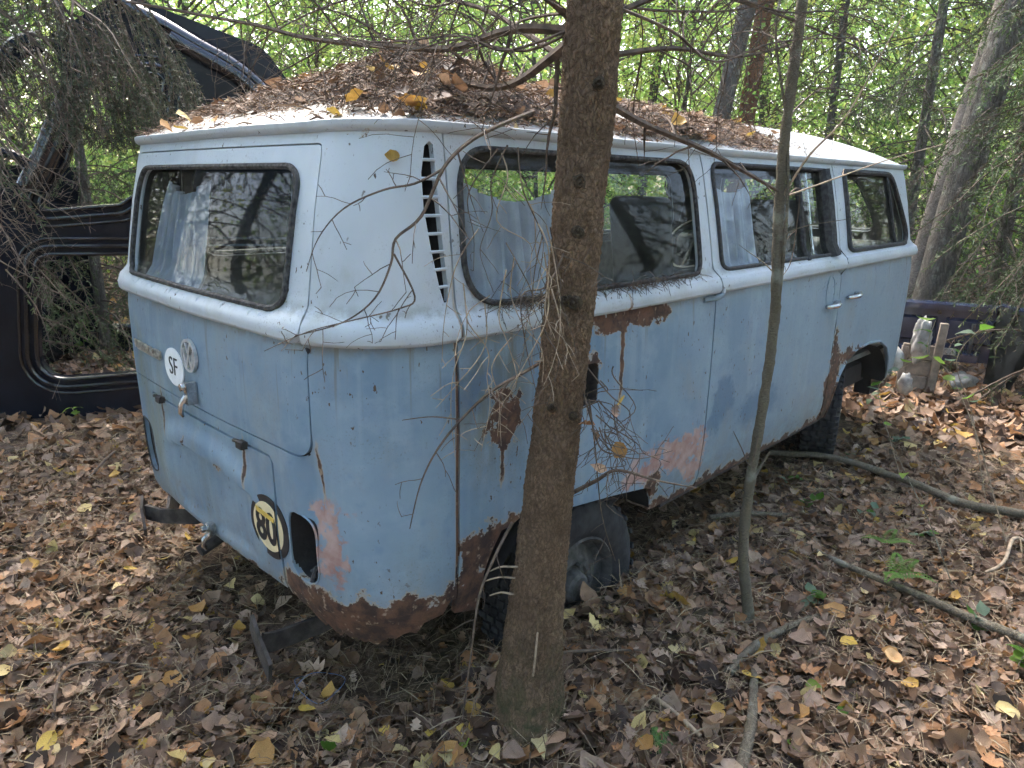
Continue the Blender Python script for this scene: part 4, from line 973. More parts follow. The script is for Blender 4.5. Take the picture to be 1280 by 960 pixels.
# knots
for (x, y, r_) in ((724,228,.020),(722,290,.017),(716,378,.022),(706,375,.012),(748,105,.016),(690,510,.012),(716,520,.012)):
    p = at_h(x, y, THD-.062); mb = MB(); d = (CAM_P-p).normalized()
    Mx = Matrix.Translation(p) @ d.to_track_quat('Z','Y').to_matrix().to_4x4()
    r_ *= .62; mb.lathe([(r_*1.7,-.012),(r_*1.3,.000),(r_*.9,.005),(r_*.5,.001),(r_*.25,.008),(0,.010)], Mx, 10); mb.V = [tuple(Vector(v)+Vector((noise.noise(Vector(v)*60),noise.noise(Vector(v)*60+Vector((3,3,3))),noise.noise(Vector(v)*50)))*r_*.5) for v in mb.V]; mb.build('knot', M['knot'], spruce)
def pth(l, n=5, w=.006): return wiggle(spline([at_h(*p) for p in l], n), w)
BR = [  # control pixels with horizontal distance, r0, r1, levels, gap, length
 ([(712,38,1.76),(640,36,1.82),(560,60,1.95),(470,58,2.1),(380,46,2.25),(300,26,2.4),(160,2,2.6)], .012,.004, 2,.06,.55),
 ([(715,52,1.76),(690,72,1.82),(650,100,1.92),(612,108,2.0),(560,100,2.15),(500,112,2.3)], .015,.004, 2,.07,.40),
 ([(765,132,1.76),(820,160,1.95),(880,187,2.05),(935,218,2.15),(978,243,2.25)], .010,.005, 2,.10,.30),
 ([(668,140,1.70),(622,158,1.55),(585,180,1.50),(555,213,1.46),(528,272,1.45),(496,300,1.45),(490,330,1.44),(470,372,1.43),(430,402,1.42),(370,420,1.42)], .0052,.0012, 2,.06,.24),
 ([(556,213,1.46),(520,232,1.46),(480,240,1.45),(430,262,1.44),(398,298,1.44),(383,340,1.44)], .0030,.0008, 2,.06,.14),
 ([(494,318,1.45),(520,370,1.44),(500,385,1.43),(440,400,1.42),(385,415,1.42),(330,440,1.44)], .0024,.0008, 2,.05,.16),
 ([(676,452,1.70),(650,466,1.60),(612,488,1.52),(575,525,1.50),(545,565,1.48),(525,608,1.48),(512,662,1.48)], .0050,.0012, 2,.07,.22),
 ([(574,524,1.50),(540,520,1.50),(503,524,1.50)], .0022,.001, 0,.1,.1),
 ([(715,618,1.76),(745,603,1.74),(771,590,1.72),(820,602,1.72),(871,611,1.74)], .0068,.002, 2,.07,.20),
 ([(722,470,1.70),(736,520,1.66),(748,560,1.64),(770,570,1.64),(800,575,1.68),(840,565,1.75)], .0030,.0008, 2,.045,.16),
 ([(735,500,1.70),(742,560,1.68),(752,640,1.66),(770,700,1.68)], .0026,.0008, 2,.06,.18),
 ([(640,652,1.72),(620,690,1.66),(598,745,1.60),(588,820,1.58),(578,900,1.55)], .0048,.002, 1,.10,.15),
 ([(716,290,1.70),(700,330,1.64),(680,360,1.60),(650,370,1.56),(655,430,1.55),(672,500,1.56)], .0032,.0008, 2,.06,.22),
 ([(712,20,1.76),(660,-20,1.7),(560,-60,1.6)], .010,.003, 2,.08,.4),
 ([(760,70,1.76),(840,60,1.9),(930,70,2.1),(1030,40,2.4)], .008,.002, 2,.06,.5),
 ([(762,20,1.76),(860,-10,1.9),(980,20,2.2),(1120,80,2.6)], .008,.002, 2,.05,.6),
 ([(715,80,1.76),(600,10,2.2),(480,-10,2.5),(380,20,2.8),(300,70,3.0)], .008,.002, 2,.05,.6),
]
for k in range(12):                                    # tangle of thin dead twigs round the top of the trunk
    y0 = rs.uniform(-70,40); sg = rs.choice((-1,-1,1)); x0 = 742-y0*.1; hd = THD
    l = [(x0,y0,hd)]; x, y = x0, y0
    for q_ in range(4): x += sg*rs.uniform(50,120); y += rs.uniform(-45,40); hd += rs.uniform(-.06,.28); l.append((x,y,hd))
    BR.append((l, .0042, .0012, 2, .055, .5))
for l, r0, r1, lev, gp, ln in BR:
    gp *= .75
    mb = MB(); twig_tree(mb, pth(l), r0, r1, rs, gp, ln, lev, droop=.5); mb.build('dead_branch', M['twig'], spruce, smooth=False)
for k in range(20):
    x, y, hd = rs.uniform(565,690), rs.uniform(150,420), rs.uniform(1.46,1.62); l = [(x,y,hd)]
    for q_ in range(rs.randint(3,5)): x += rs.gauss(-3,16); y += rs.uniform(25,60); l.append((x,y,hd+rs.gauss(0,.012)))
    mb = MB(); twig_tree(mb, pth(l, 5, .010), .0016, .0006, rs, .045, .14, 1, droop=.6, sides=4, start=.05); mb.build('hanging_twig', M['twig_pale'] if k % 3 else M['twig'], spruce, smooth=False)
for k in range(14):
    x, y, hd = rs.uniform(728,770), rs.uniform(440,560), rs.uniform(1.64,1.72); l = [(x,y,hd)]
    for q_ in range(4): x += rs.gauss(8,16); y += rs.uniform(5,40); l.append((x,y,hd+rs.gauss(0,.012)))
    mb = MB(); twig_tree(mb, pth(l, 5, .010), .0018, .0006, rs, .035, .12, 1, droop=.4, sides=4, start=.05); mb.build('hanging_twig', M['twig'], spruce, smooth=False)
for (a, b) in (((640,708),(611,714)),((642,722),(606,726)),((640,742),(612,744)),((690,455),(668,452)),((727,352),(745,345))):
    mb = MB(); mb.tube(wiggle(spline([at_h(a[0]+12,a[1],THD-.02), at_h(*a,THD-.03), at_h((a[0]+b[0])/2,(a[1]+b[1])/2-3,THD-.03), at_h(*b,THD-.02)],4),.003), taper(13,.0035,.0018), 5); mb.build('branch_stub', M['twig_pale'], spruce)

# ---- sapling
sap = empty('sapling', (0,0,0)); prop(sap, 'thin mossy sapling with a slender bent stem right of the spruce trunk', 'tree')
sb = ground_pt(938, 778); SHD = (sb-CAM_P).dot(HF)
sp_ = [sb+Vector((0,0,-.06))]+[at_h(x, y, SHD) for x, y in ((936,770),(929,690),(938,600),(953,510),(968,400),(972,300),(978,200),(990,100),(1003,0),(1012,-120),(1016,-300))]
me = trunk_mesh(sp_, lambda s: float(np.interp(s,[0,.08,.2,.6,1.0,2.2,3.5],[.030,.022,.0185,.0170,.016,.0150,.010])), 20, .010, .0026, 3, 90, .6); link('trunk', me, M['bark_sap'], sap)
for l, r0, r1, lev, gp, ln, mt in (
  ([(966,440,SHD),(978,330,SHD-.01),(984,240,SHD-.02),(982,150,SHD),(970,40,SHD),(985,-40,SHD)], .007,.003, 1,.2,.25,'bark_sap'),
  ([(976,248,SHD),(1010,195,SHD-.05),(1060,140,SHD-.1),(1130,18,SHD-.15)], .0042,.0018, 1,.25,.15,'twig_pale'),
  ([(980,246,SHD),(1040,225,SHD),(1110,200,SHD),(1180,180,SHD)], .0030,.001, 1,.2,.15,'twig_pale'),
  ([(984,244,SHD),(1000,240,SHD+.05),(990,320,SHD+.05),(978,345,SHD)], .0028,.001, 1,.15,.15,'twig'),
  ([(952,520,SHD),(938,580,SHD-.04),(925,560,SHD-.06),(915,540,SHD-.08)], .0030,.0012, 0,.2,.1,'twig'),
  ([(942,598,SHD),(955,575,SHD-.03),(962,565,SHD-.04)], .0055,.003, 0,.2,.1,'bark_sap'),
  ([(981,150,SHD),(1030,110,SHD+.2),(1090,120,SHD+.5)], .004,.001, 2,.07,.35,'twig'),
  ([(990,60,SHD),(940,40,SHD+.2),(860,60,SHD+.4)], .004,.001, 2,.07,.35,'twig')):
    mb = MB(); twig_tree(mb, pth(l), r0, r1, rs, gp, ln, lev, droop=.2); mb.build('branch', M[mt], sap, smooth=False)

# ---- fallen branches and stalks
def fallen(name, label, pts, r0, r1, mat='branchwood', lift=.02, lev=0, cat='branch'):
    P = []
    for q in pts:
        p = ground_pt(q[0], q[1]); p.z += lift + (q[2] if len(q) > 2 else 0); P.append(p)
    P = wiggle(spline(P, 8), .012); mb = MB(); n = len(P)
    mb.tube(P, taper(n, r0, r1), 9, rough=.10)
    if lev: 
        mb2 = MB(); twig_tree(mb2, P, r0*.4, r1*.4, rs, .15, .3, lev, droop=0); mb.add(mb2.V, mb2.F)
    return prop(mb.build(name, M[mat], sharp=60), label, cat)
fallen('fallen_branch', 'thick lichened branch lying from the front wheel to the right edge', [(960,575,.03),(1040,588,.05),(1120,612,.05),(1200,642,.04),(1290,660,.04),(1400,690,.02)], .015,.024)
fallen('fallen_branch', 'mossy branch lying diagonally beside the green fern', [(1008,690,.0),(1060,722,.03),(1130,752,.03),(1200,785,.03),(1290,822,.03),(1400,880,.02)], .010,.020)
fallen('fallen_branch', 'short crooked branch on leaves below the sapling', [(908,852,.01),(950,815,.02),(990,792,.02),(1035,775,.01)], .016,.010)
fallen('fallen_branch', 'dark stick pointing at the bottom edge below the sapling', [(925,975,.01),(938,915,.02),(942,850,.01)], .018,.012)
fallen('fallen_branch', 'thin pale stick lying left of the dark stick', [(815,880,.005),(850,910,.012),(875,930,.005)], .009,.006, 'twig_pale')
fallen('fallen_branch', 'grey stick on leaves between the rear wheel and sapling', [(885,655,.01),(930,652,.02),(985,650,.01)], .014,.010)
fallen('fallen_branch', 'thin dark twig right of the spruce base', [(700,833,.03),(760,830,.03),(800,824,.02)], .006,.003,'twig')
fallen('fallen_branch', 'forked bare branch arching at the right edge near the ground', [(1300,700,.02),(1262,690,.05),(1250,720,.04),(1230,725,.01)], .009,.006,'twig_pale')
fallen('fallen_branch', 'bare twig on leaves left of the van bracket', [(150,565,.01),(130,590,.03),(110,610,.01)], .008,.005,'twig',.02,1)
fallen('fallen_branch', 'thin curved twig on leaves at the lower left', [(70,905,.01),(78,860,.03),(120,845,.03),(200,850,.02)], .005,.003,'twig')
for k, (l, lab) in enumerate((([(660,890,1.72),(668,840,1.62),(672,790,1.6)], 'pale dry stalk leaning on the spruce base'), ([(634,870,1.68),(640,820,1.66),(655,790,1.68)], 'short pale stalk left of the spruce base'),
    ([(930,960,1.9),(965,880,2.0),(1000,800,2.2)], 'thin stalk rising near the bottom edge'))):
    mb = MB(); mb.tube(pth(l, 6), .003, 5); prop(mb.build('dry_stalk', M['twig_pale']), lab, 'stalk')
mb = MB(); P = [ground_pt(x, y)+Vector((0,0,.03+.012*(k%3))) for k, (x, y) in enumerate(((366,888),(372,872),(390,860),(415,852),(432,862),(425,880),(400,890),(378,880),(370,868),(385,855)))]
mb.tube(spline(P, 6), .0010, 5); prop(mb.build('blue_string', M['cable']), 'loop of thin blue string on the leaves', 'string')
c = ground_pt(820, 935); o = crumple('mossy_stump', c+Vector((0,0,.0)), (.05,.045,.045), .4, 'moss', 4, 4); prop(o, 'small green moss covered stump at the bottom edge', 'stump')

# ================================================================== LEAVES
def leaf_template(kind, rs_, curl, fold, detail=1):
    rows = {'oak': [(0,.02),(.06,.03),(.16,.20),(.24,.12),(.36,.33),(.45,.17),(.58,.38),(.68,.19),(.80,.26),(.90,.12),(1,.01)],
            'maple': [(0,.02),(.08,.30),(.20,.46),(.30,.22),(.45,.52),(.55,.22),(.72,.24),(.80,.10),(1,.005)],
            'birch': [(0,.02),(.10,.20),(.25,.34),(.42,.36),(.60,.28),(.80,.14),(1,.005)],
            'round': [(0,.03),(.10,.28),(.25,.43),(.45,.48),(.65,.42),(.85,.24),(1,.03)],
            'far': [(0,.05),(.35,.40),(.7,.28),(1,.02)]}[kind]
    V = []; F = []
    for i, (t, w_) in enumerate(rows):
        b = curl*(t-.4)**2*2.2; yy = t-.5
        wl, wr = w_*rs_.uniform(.8,1.15), w_*rs_.uniform(.8,1.15); sw = .10*w_ if kind in ('oak','maple') else 0
        V += [(-wl*math.cos(fold), yy+sw+rs_.uniform(-.02,.02), b+wl*math.sin(fold)+rs_.uniform(-.05,.05)), (rs_.uniform(-.02,.02), yy, b), (wr*math.cos(fold), yy+sw+rs_.uniform(-.02,.02), b+wr*math.sin(fold)+rs_.uniform(-.05,.05))]
    for i in range(len(rows)-1):
        for j in range(2): F.append((i*3+j, i*3+j+1, (i+1)*3+j+1, (i+1)*3+j))
    return np.array(V), np.array(F)
lr = random.Random(21)
NEAR_T = [leaf_template(k, lr, lr.uniform(-.55,.75), lr.uniform(-.3,.6)) for k in ('oak','oak','oak','oak','maple','maple','birch','birch','round','round','birch','oak')]
FAR_T = [leaf_template('far', lr, lr.uniform(-.5,.7), lr.uniform(-.3,.5)) for k in range(5)]
BROWNS = np.array([(.150,.086,.050),(.20,.120,.070),(.29,.178,.105),(.36,.235,.150),(.21,.140,.100),(.090,.055,.034),(.055,.035,.024),(.36,.19,.09),(.29,.20,.145),(.44,.32,.235)])*1.06
YELLOWS = np.array([(.62,.43,.09),(.66,.52,.22),(.52,.32,.08),(.46,.25,.08),(.62,.50,.25)])
def scatter(templates, P, size, rs_, tilt=.5, col=None, up=None, yaw=None):
    """numpy instancing of leaf templates into one vertex / face array"""
    n = len(P); which = rs_.integers(0, len(templates), n); VV = []; FF = []; CC = []; off = 0
    yaw = rs_.uniform(0, 2*np.pi, n); tx = rs_.normal(0, tilt, n); ty = rs_.normal(0, tilt, n)
    for k, (TV, TF) in enumerate(templates):
        idx = np.where(which == k)[0]
        if len(idx) == 0: continue
        m_ = len(idx); v = TV[None]*size[idx][:,None,None]
        ca, sa = np.cos(tx[idx]), np.sin(tx[idx]); y1 = v[...,1]*ca[:,None]-v[...,2]*sa[:,None]; z1 = v[...,1]*sa[:,None]+v[...,2]*ca[:,None]
        ca, sa = np.cos(ty[idx]), np.sin(ty[idx]); x1 = v[...,0]*ca[:,None]+z1*sa[:,None]; z2 = -v[...,0]*sa[:,None]+z1*ca[:,None]
        ca, sa = np.cos(yaw[idx]), np.sin(yaw[idx]); x2 = x1*ca[:,None]-y1*sa[:,None]; y2 = x1*sa[:,None]+y1*ca[:,None]
        W = np.stack([x2, y2, z2], -1)+P[idx][:,None,:]
        nv = TV.shape[0]; VV.append(W.reshape(-1,3)); FF.append((TF[None]+(np.arange(m_)*nv)[:,None,None]+off).reshape(-1,4)); off += m_*nv
        if col is not None: CC.append(np.repeat(col[idx], nv, 0))
    return np.concatenate(VV), np.concatenate(FF), (np.concatenate(CC) if col is not None else None)
def leaf_cols(n, rs_, yfrac=.06):
    c = BROWNS[rs_.integers(0, len(BROWNS), n)]*rs_.uniform(.7,1.25,(n,1)); y = rs_.random(n) < yfrac
    c[y] = YELLOWS[rs_.integers(0, len(YELLOWS), y.sum())]*rs_.uniform(.75,1.1,(y.sum(),1)); return np.clip(c, 0, .9)
gzv = lambda P: np.array([gz(x, y) for x, y in P])
def polar(n, r0, r1, a0, a1, rs_, pw=.5):
    r = (r0**(1/pw) + rs_.random(n)*(r1**(1/pw)-r0**(1/pw)))**pw; a = np.radians(rs_.uniform(a0, a1, n)); return np.stack([CAM_P.x+r*np.cos(a), CAM_P.y+r*np.sin(a)], 1)
def under_van(P, m_=.0): return (P[:,0] > XR+.12+m_) & (P[:,0] < 3.2-m_) & (np.abs(P[:,1]) < .70-m_)
def in_wheel(P): return (np.abs(P[:,0]-.045) < .33) & (np.abs(P[:,1]+.725) < .11)
P2 = polar(42000, .55, 4.6, -18, 108, RNG); P2 = P2[~(under_van(P2) & (RNG.random(len(P2)) < .8)) & ~in_wheel(P2)]
P3 = np.concatenate([P2, (gzv(P2)+RNG.uniform(.0,.030,len(P2)))[:,None]], 1)
V, F, C = scatter(NEAR_T, P3, RNG.uniform(.024,.076,len(P3))*np.where(RNG.random(len(P3)) < .15, 1.45, 1.0), RNG, .45, leaf_cols(len(P3), RNG, .045)); me = mesh_np('leaf_litter', V, F, True); vcol(me, C)
prop(link('leaf_litter', me, M['leaf'], FLOOR), kind='stuff')
P2 = np.concatenate([polar(30000, 4.6, 9.5, -15, 105, RNG), polar(26000, 9.5, 20, -12, 102, RNG, .8)]); P2 = P2[~under_van(P2)]
P3 = np.concatenate([P2, (gzv(P2)+RNG.uniform(.0,.035,len(P2)))[:,None]], 1)
V, F, C = scatter(FAR_T, P3, RNG.uniform(.06,.13,len(P3)), RNG, .4, np.clip(leaf_cols(len(P3), RNG, .06)*1.1, 0, .9)); me = mesh_np('distant_leaf_litter', V, F); vcol(me, C)
prop(link('distant_leaf_litter', me, M['leaf'], FLOOR), kind='stuff')
# needles, stems and bits in the litter
P2 = polar(60000, .55, 5.0, -18, 108, RNG); P2 = P2[~in_wheel(P2)]; n = len(P2); a = RNG.uniform(0, 6.28, n); ln = RNG.uniform(.03,.12,n); zz = gzv(P2)+RNG.uniform(.008,.046,n)
d = np.stack([np.cos(a), np.sin(a), RNG.normal(0,.18,n)], 1); sdv = np.stack([-np.sin(a), np.cos(a), RNG.normal(0,.5,n)], 1); wv = RNG.uniform(.0006,.0015,n)[:,None]
A = np.concatenate([P2, zz[:,None]], 1); Bm = A+d*ln[:,None]*.5+np.array([0,0,1])*RNG.uniform(0,.012,n)[:,None]; Cn = A+d*ln[:,None]
V = np.stack([A-sdv*wv, A+sdv*wv, Bm+sdv*wv, Bm-sdv*wv, Cn+sdv*wv*.6, Cn-sdv*wv*.6], 1).reshape(-1,3); b = np.arange(n)*6
F = np.concatenate([np.stack([b,b+1,b+2,b+3],1), np.stack([b+3,b+2,b+4,b+5],1)]); me = mesh_np('needle_and_stem_litter', V, F)
cc = np.array([(.22,.155,.10),(.30,.23,.15),(.13,.09,.06),(.36,.29,.19)])[RNG.integers(0,4,n)]; vcol(me, np.repeat(cc, 6, 0)); prop(link('needle_litter', me, M['deadneedle'], FLOOR), kind='stuff')
# the leaves that show largest, one by one
def leaf_meshes(cols, tag):
    out = []
    for k, c in enumerate(cols):
        TV, TF = NEAR_T[(k*5+3) % len(NEAR_T)] if tag == 'b' else NEAR_T[6+(k % 5)]
        me = mesh_np(tag, TV, TF, True); cv = np.repeat(np.array([c]), len(TV), 0)*RNG.uniform(.85,1.1,(len(TV),1)); vcol(me, cv); me.materials.append(M['leaf']); out.append(me)
    return out
LB = leaf_meshes([BROWNS[k % 10]*f for k, f in zip(range(20), [1.0,1.2]*10)], 'b'); LY = leaf_meshes([YELLOWS[k % 5]*f for k, f in zip(range(10), [1.0,.9]*5)], 'y')
def put_leaf(p, me, size, parent, tilt=.35, nrm=None, name='fallen_leaf'):
    o = bpy.data.objects.new(name, me); COL.objects.link(o); o.parent = parent
    o.location = p; o.scale = (size,)*3; 
    if nrm is None: o.rotation_euler = (lr.gauss(0,tilt), lr.gauss(0,tilt), lr.uniform(0,6.28))
    else: o.rotation_euler = (nrm.to_track_quat('Z','Y') @ Matrix.Rotation(lr.uniform(0,6.28),3,'Z').to_quaternion()).to_euler()
    return o
YP = [(217,862),(323,888),(412,882),(385,900),(675,943),(800,917),(938,858),(1010,880),(1085,784),(332,955),(232,785),(165,722),(40,718),(12,828),(8,852),(150,742),(250,772),(290,742),(20,580),(145,605),(160,640),(300,800),(325,762),
      (990,702),(1030,705),(915,712),(1060,815),(1000,905),(1110,830),(895,905),(1020,588),(870,625),(955,598),(1075,555),(1090,560),(1255,900),(1260,905),(650,862),(560,868),(1035,600),(1190,760),(620,955),(560,958),(500,950),(245,812),(60,945),(805,945)]
for x, y in YP:
    p = ground_pt(x, y); put_leaf(p+Vector((0,0,.040)), lr.choice(LY), lr.uniform(.052,.076), FLOOR)
cnt_ = 0
while cnt_ < 245:
    x, y = lr.uniform(-20,1300), 960-abs(lr.gauss(0,150))+15
    if y < 560: continue
    p = ground_pt(x, y)
    if -.95 < p.x < 3.3 and abs(p.y) < .95: continue
    if (p-tb).length < .14: continue
    put_leaf(p+Vector((0,0,lr.uniform(.030,.045))), lr.choice(LB) if lr.random() < .95 else lr.choice(LY), lr.uniform(.04,.085), FLOOR, .4); cnt_ += 1

for (x, y, hd, me_) in ((778,500,1.66,LY[0]),(742,545,1.66,LB[2]),(733,530,1.68,LB[7]),(768,515,1.67,LB[4]),(748,585,1.66,LB[3]),(775,562,1.66,LY[3])):
    o = put_leaf(at_h(x, y, hd), me_, .045, spruce, .9, name='caught_leaf')
o = put_leaf(S(UR(-.70), 1.575, .012), LY[7], .034, None, name='stuck_leaf', nrm=Snorm(UR(-.70), 1.575)); prop(o, 'small orange leaf stuck on the white rear corner of the van', 'leaf')
# ================================================================== LITTER ON THE ROOF
rlit = empty('roof_litter', (0,0,0)); prop(rlit, 'heap of brown needles and leaves lying on the van roof', 'leaf litter', kind='stuff')
def lit_h(x, y):
    m_ = max(0, min(1, (x+.76)/.40))*max(0, min(1, (1.75-x)/.75))*max(0, min(1, (.82-abs(y))/.14))
    h = .070*m_*(.55+.8*noise.noise(Vector((x*1.6, y*1.6, 2)))+.45*noise.noise(Vector((x*5, y*5, 5)))+.25*noise.noise(Vector((x*14, y*14, 5))))-.008
    return h
V = []; F = []; us = np.linspace(0, PER, 420, endpoint=False); ts = np.linspace(.06,1,52)
for u in us:
    for t in ts:
        p = roof_pt(u, t); V.append(p+Vector((0,0,lit_h(p.x, p.y)-.004)))
k = len(ts); n = len(us)
for i in range(n):
    for j in range(k-1):
        q_ = (i*k+j, ((i+1)%n)*k+j, ((i+1)%n)*k+j+1, i*k+j+1)
        if max(lit_h(V[v].x, V[v].y) for v in q_[:2]) > .003: F.append(q_)
o = link('litter_mound', mesh('litter_mound', V, F, True), M['litterbase'], rlit)
def roof_xy(n):
    out = []
    while len(out) < n:
        u = lr.uniform(0, PER); t = lr.random()**1.1; p = roof_pt(u, t); h = lit_h(p.x, p.y)
        if h < -.002 and lr.random() < (.80 if p.x < .2 else .93 if p.x < 1.9 else .995): continue
        p.z += max(h, 0); out.append(p)
    return out
RP = np.array(roof_xy(34000)); n = len(RP); a = RNG.uniform(0,6.28,n); ln = RNG.uniform(.012,.05,n); ln[::12] *= 2; sl = RNG.normal(.0,.16,n)
d = np.stack([np.cos(a), np.sin(a), sl], 1); sdv = np.stack([-np.sin(a), np.cos(a), RNG.normal(0,.6,n)], 1); wv = RNG.uniform(.0008,.0019,n)[:,None]
A = RP+np.array([0,0,.003]); Bm = A+d*ln[:,None]*.5+np.array([0,0,.006]); Cn = A+d*ln[:,None]
V = np.stack([A-sdv*wv, A+sdv*wv, Bm+sdv*wv, Bm-sdv*wv, Cn+sdv*wv*.6, Cn-sdv*wv*.6], 1).reshape(-1,3); b = np.arange(n)*6
F = np.concatenate([np.stack([b,b+1,b+2,b+3],1), np.stack([b+3,b+2,b+4,b+5],1)]); me = mesh_np('roof_needles', V, F)
cc = np.array([(.15,.092,.058),(.20,.125,.078),(.085,.055,.038),(.26,.18,.12)])[RNG.integers(0,4,n)]; vcol(me, np.repeat(cc, 6, 0)); prop(link('needle_litter', me, M['deadneedle'], rlit), kind='stuff')
for p in roof_xy(280):
    put_leaf(p+Vector((0,0,.014)), lr.choice(LB) if lr.random() < .80 else lr.choice(LY), lr.uniform(.03,.065), rlit, .45)
for (x, y) in ((232,152),(208,165),(505,135),(523,140),(485,92),(770,128),(848,160),(228,166),(640,168),(620,165)):
    lo = None
    for t in np.linspace(.0,.9,60):                      # walk the sight line of the photograph's leaf down to the roof
        pass
    d_ = px_ray(x, y); best = None
    for s_ in np.arange(1.2, 6, .01):
        p = CAM_P+d_*s_
        if XR+.1 < p.x < 3 and abs(p.y) < .76:
            m_ = min(1, max(0, (.76-abs(p.y))/.76)); 
            tt = min((.79-abs(p.y))/.79, (p.x-XR-.07)/.97 if p.x < .1 else 1); zr = 1.652+.205*(1-(1-max(0,tt))**2.15)+max(0, lit_h(p.x,p.y))
            if p.z < zr+.012: best = p; break
    if best is not None: put_leaf(best+Vector((0,0,.012)), lr.choice(LY), .065, rlit, .4)
# needles caught on the window ledge
mb = MB()
for k in range(420):
    x = lr.uniform(-.42,.60); x = x if lr.random() < .4 else lr.choice((lr.gauss(-.26,.10), lr.gauss(.25,.16))); x = max(-.45, min(.6, x))
    p = S(UR(x), 1.205+lr.uniform(0,.022), .012+lr.uniform(0,.012)); d_ = Vector((lr.gauss(0,1), lr.gauss(-.15,.3), lr.gauss(-.25,.3))).normalized()*lr.uniform(.02,.06); mb.tube([p, p+d_*.5, p+d_+Vector((0,0,-.006))], .0009, 3, cap=False)
prop(mb.build('window_ledge_needles', M['twig'], rlit, smooth=False), kind='stuff')

# ================================================================== TREES AROUND
def quads_np(A, D, Wd, L, Wt):
    """thin needle quads: base points, directions, side vectors, lengths, widths"""
    L = L[:,None]; Wt = Wt[:,None]; V = np.stack([A-Wd*Wt*.5, A+Wd*Wt*.5, A+D*L+Wd*Wt*.3, A+D*L-Wd*Wt*.3], 1).reshape(-1,3)
    b = np.arange(len(A))*4; return V, np.stack([b,b+1,b+2,b+3], 1)
def nrm_(v): return v/np.maximum(1e-9, np.linalg.norm(v, axis=1, keepdims=True))
class Needles:
    """spruce foliage: twigs carrying needle quads"""
    def __init__(s, rng, floor=None): s.rng = rng; s.floor = floor; s.A = []; s.D = []; s.L = []; s.C = []; s.wood = MB(); s.WV = []
    def twig(s, P, n, ln, col, spread=.7):
        P = np.asarray(P, float); k = len(P)-1; f = s.rng.random(n)*k; i = np.minimum(f.astype(int), k-1); t = (f-i)[:,None]
        A = P[i]*(1-t)+P[i+1]*t; T = nrm_(P[i+1]-P[i]); D = nrm_(T*.75+s.rng.normal(0, spread, (n,3))); s.A.append(A); s.D.append(D); s.L.append(s.rng.uniform(.6,1.15,n)*ln); s.C.append(np.array(col)[None]*s.rng.uniform(.65,1.3,(n,1)))
    def bough(s, p0, heading, length, rise=.0, droop=.5, needle=.022, dens=150, hang=.25, green=(.035,.055,.022), dead=(.10,.075,.05), deadf=.3, gap=.06, r=.008, span=.34, wood=True):
        g = s.rng; d = np.array([math.cos(heading), math.sin(heading), rise]); d /= np.linalg.norm(d); n = max(5, int(length/.08)); P = [np.array(p0, float)]
        for k in range(n):
            d = d+np.array([0,0,-droop*.10])+g.normal(0,.05,3); d /= np.linalg.norm(d); P.append(P[-1]+d*length/n)
        if wood: s.wood.tube([Vector(p) for p in P], taper(len(P), r, r*.2), 4, cap=False)
        acc = 0; sd_ = 1
        for k in range(1, len(P)):
            t = P[k]-P[k-1]; acc += np.linalg.norm(t); t /= np.linalg.norm(t); side_ = np.cross(t, [0,0,1]); side_ /= max(1e-6, np.linalg.norm(side_))
            while acc > gap:
                acc -= gap; sd_ = -sd_; fr = k/len(P); L = span*(1.15-fr)*g.uniform(.5,1.1)*(.35+min(1, fr*4)); dd = side_*sd_*g.uniform(.5,1)+t*.8+np.array([0,0,-hang*g.uniform(.3,2.2)]); dd /= np.linalg.norm(dd)
                m_ = max(3, int(L/.06)); Q = [P[k].copy()]
                for q_ in range(m_): dd = dd+np.array([0,0,-hang*.28])+g.normal(0,.08,3); dd /= np.linalg.norm(dd); Q.append(Q[-1]+dd*L/m_)
                if s.floor:
                    Q = [q_ for q_ in Q if s.floor(q_)]
                    if len(Q) < 2: continue
                isdead = g.random() < deadf*(1.3-fr)
                if wood and L > .08: s.wood.tube([Vector(q_) for q_ in Q], taper(len(Q), max(.0012, r*.22), .0009), 3, cap=False)
                s.twig(Q, max(3, int(dens*L*(.35 if isdead else 1))), needle, dead if isdead else green)
        s.twig(P[len(P)//3:], max(4, int(dens*length*.5)), needle, green)
    def meshes(s, width):
        A = np.concatenate(s.A); D = np.concatenate(s.D); L = np.concatenate(s.L); C = np.clip(np.concatenate(s.C), 0, .8); Wd = nrm_(np.cross(D, s.rng.normal(0,1,A.shape)))
        V, F = quads_np(A, D, Wd, L, np.full(len(A), width)*s.rng.uniform(.7,1.3,len(A))); me = mesh_np('crown', V, F); vcol(me, np.repeat(C, 4, 0)); return me
RT = np.random.default_rng(12)
# ---- the spruce hanging in at the upper left
hang = empty('hanging_spruce', (0,0,0)); prop(hang, 'spruce at the left edge with drooping grey green boughs hanging over the black shell', 'tree')
hx = at_h(-125, 300, 3.05); hx.z = gz(hx.x, hx.y)
NL = Needles(RT, lambda q_: q_[2] > 1.62 or math.hypot(q_[0]-hx.x, q_[1]-hx.y) < .42+.25*max(0, q_[2]-1.2))
for k in range(56):
    z = RT.uniform(1.35, 3.2); a = math.atan2(-HF.x, HF.y) + R(RT.uniform(-60,60)); L = RT.uniform(.6, 1.0)*(1.0 if z > 2.0 else .45)
    a = math.atan2(_r.y, _r.x) + R(RT.uniform(-75, 65))
    green_ = (.055,.068,.034) if RT.random() < .65 else (.075,.085,.050)
    NL.bough((hx.x, hx.y, z), a, L, RT.uniform(-.05,.3), 1.0, .017, 260, .75, green_, (.12,.095,.07), .45, .045, .008, .40)
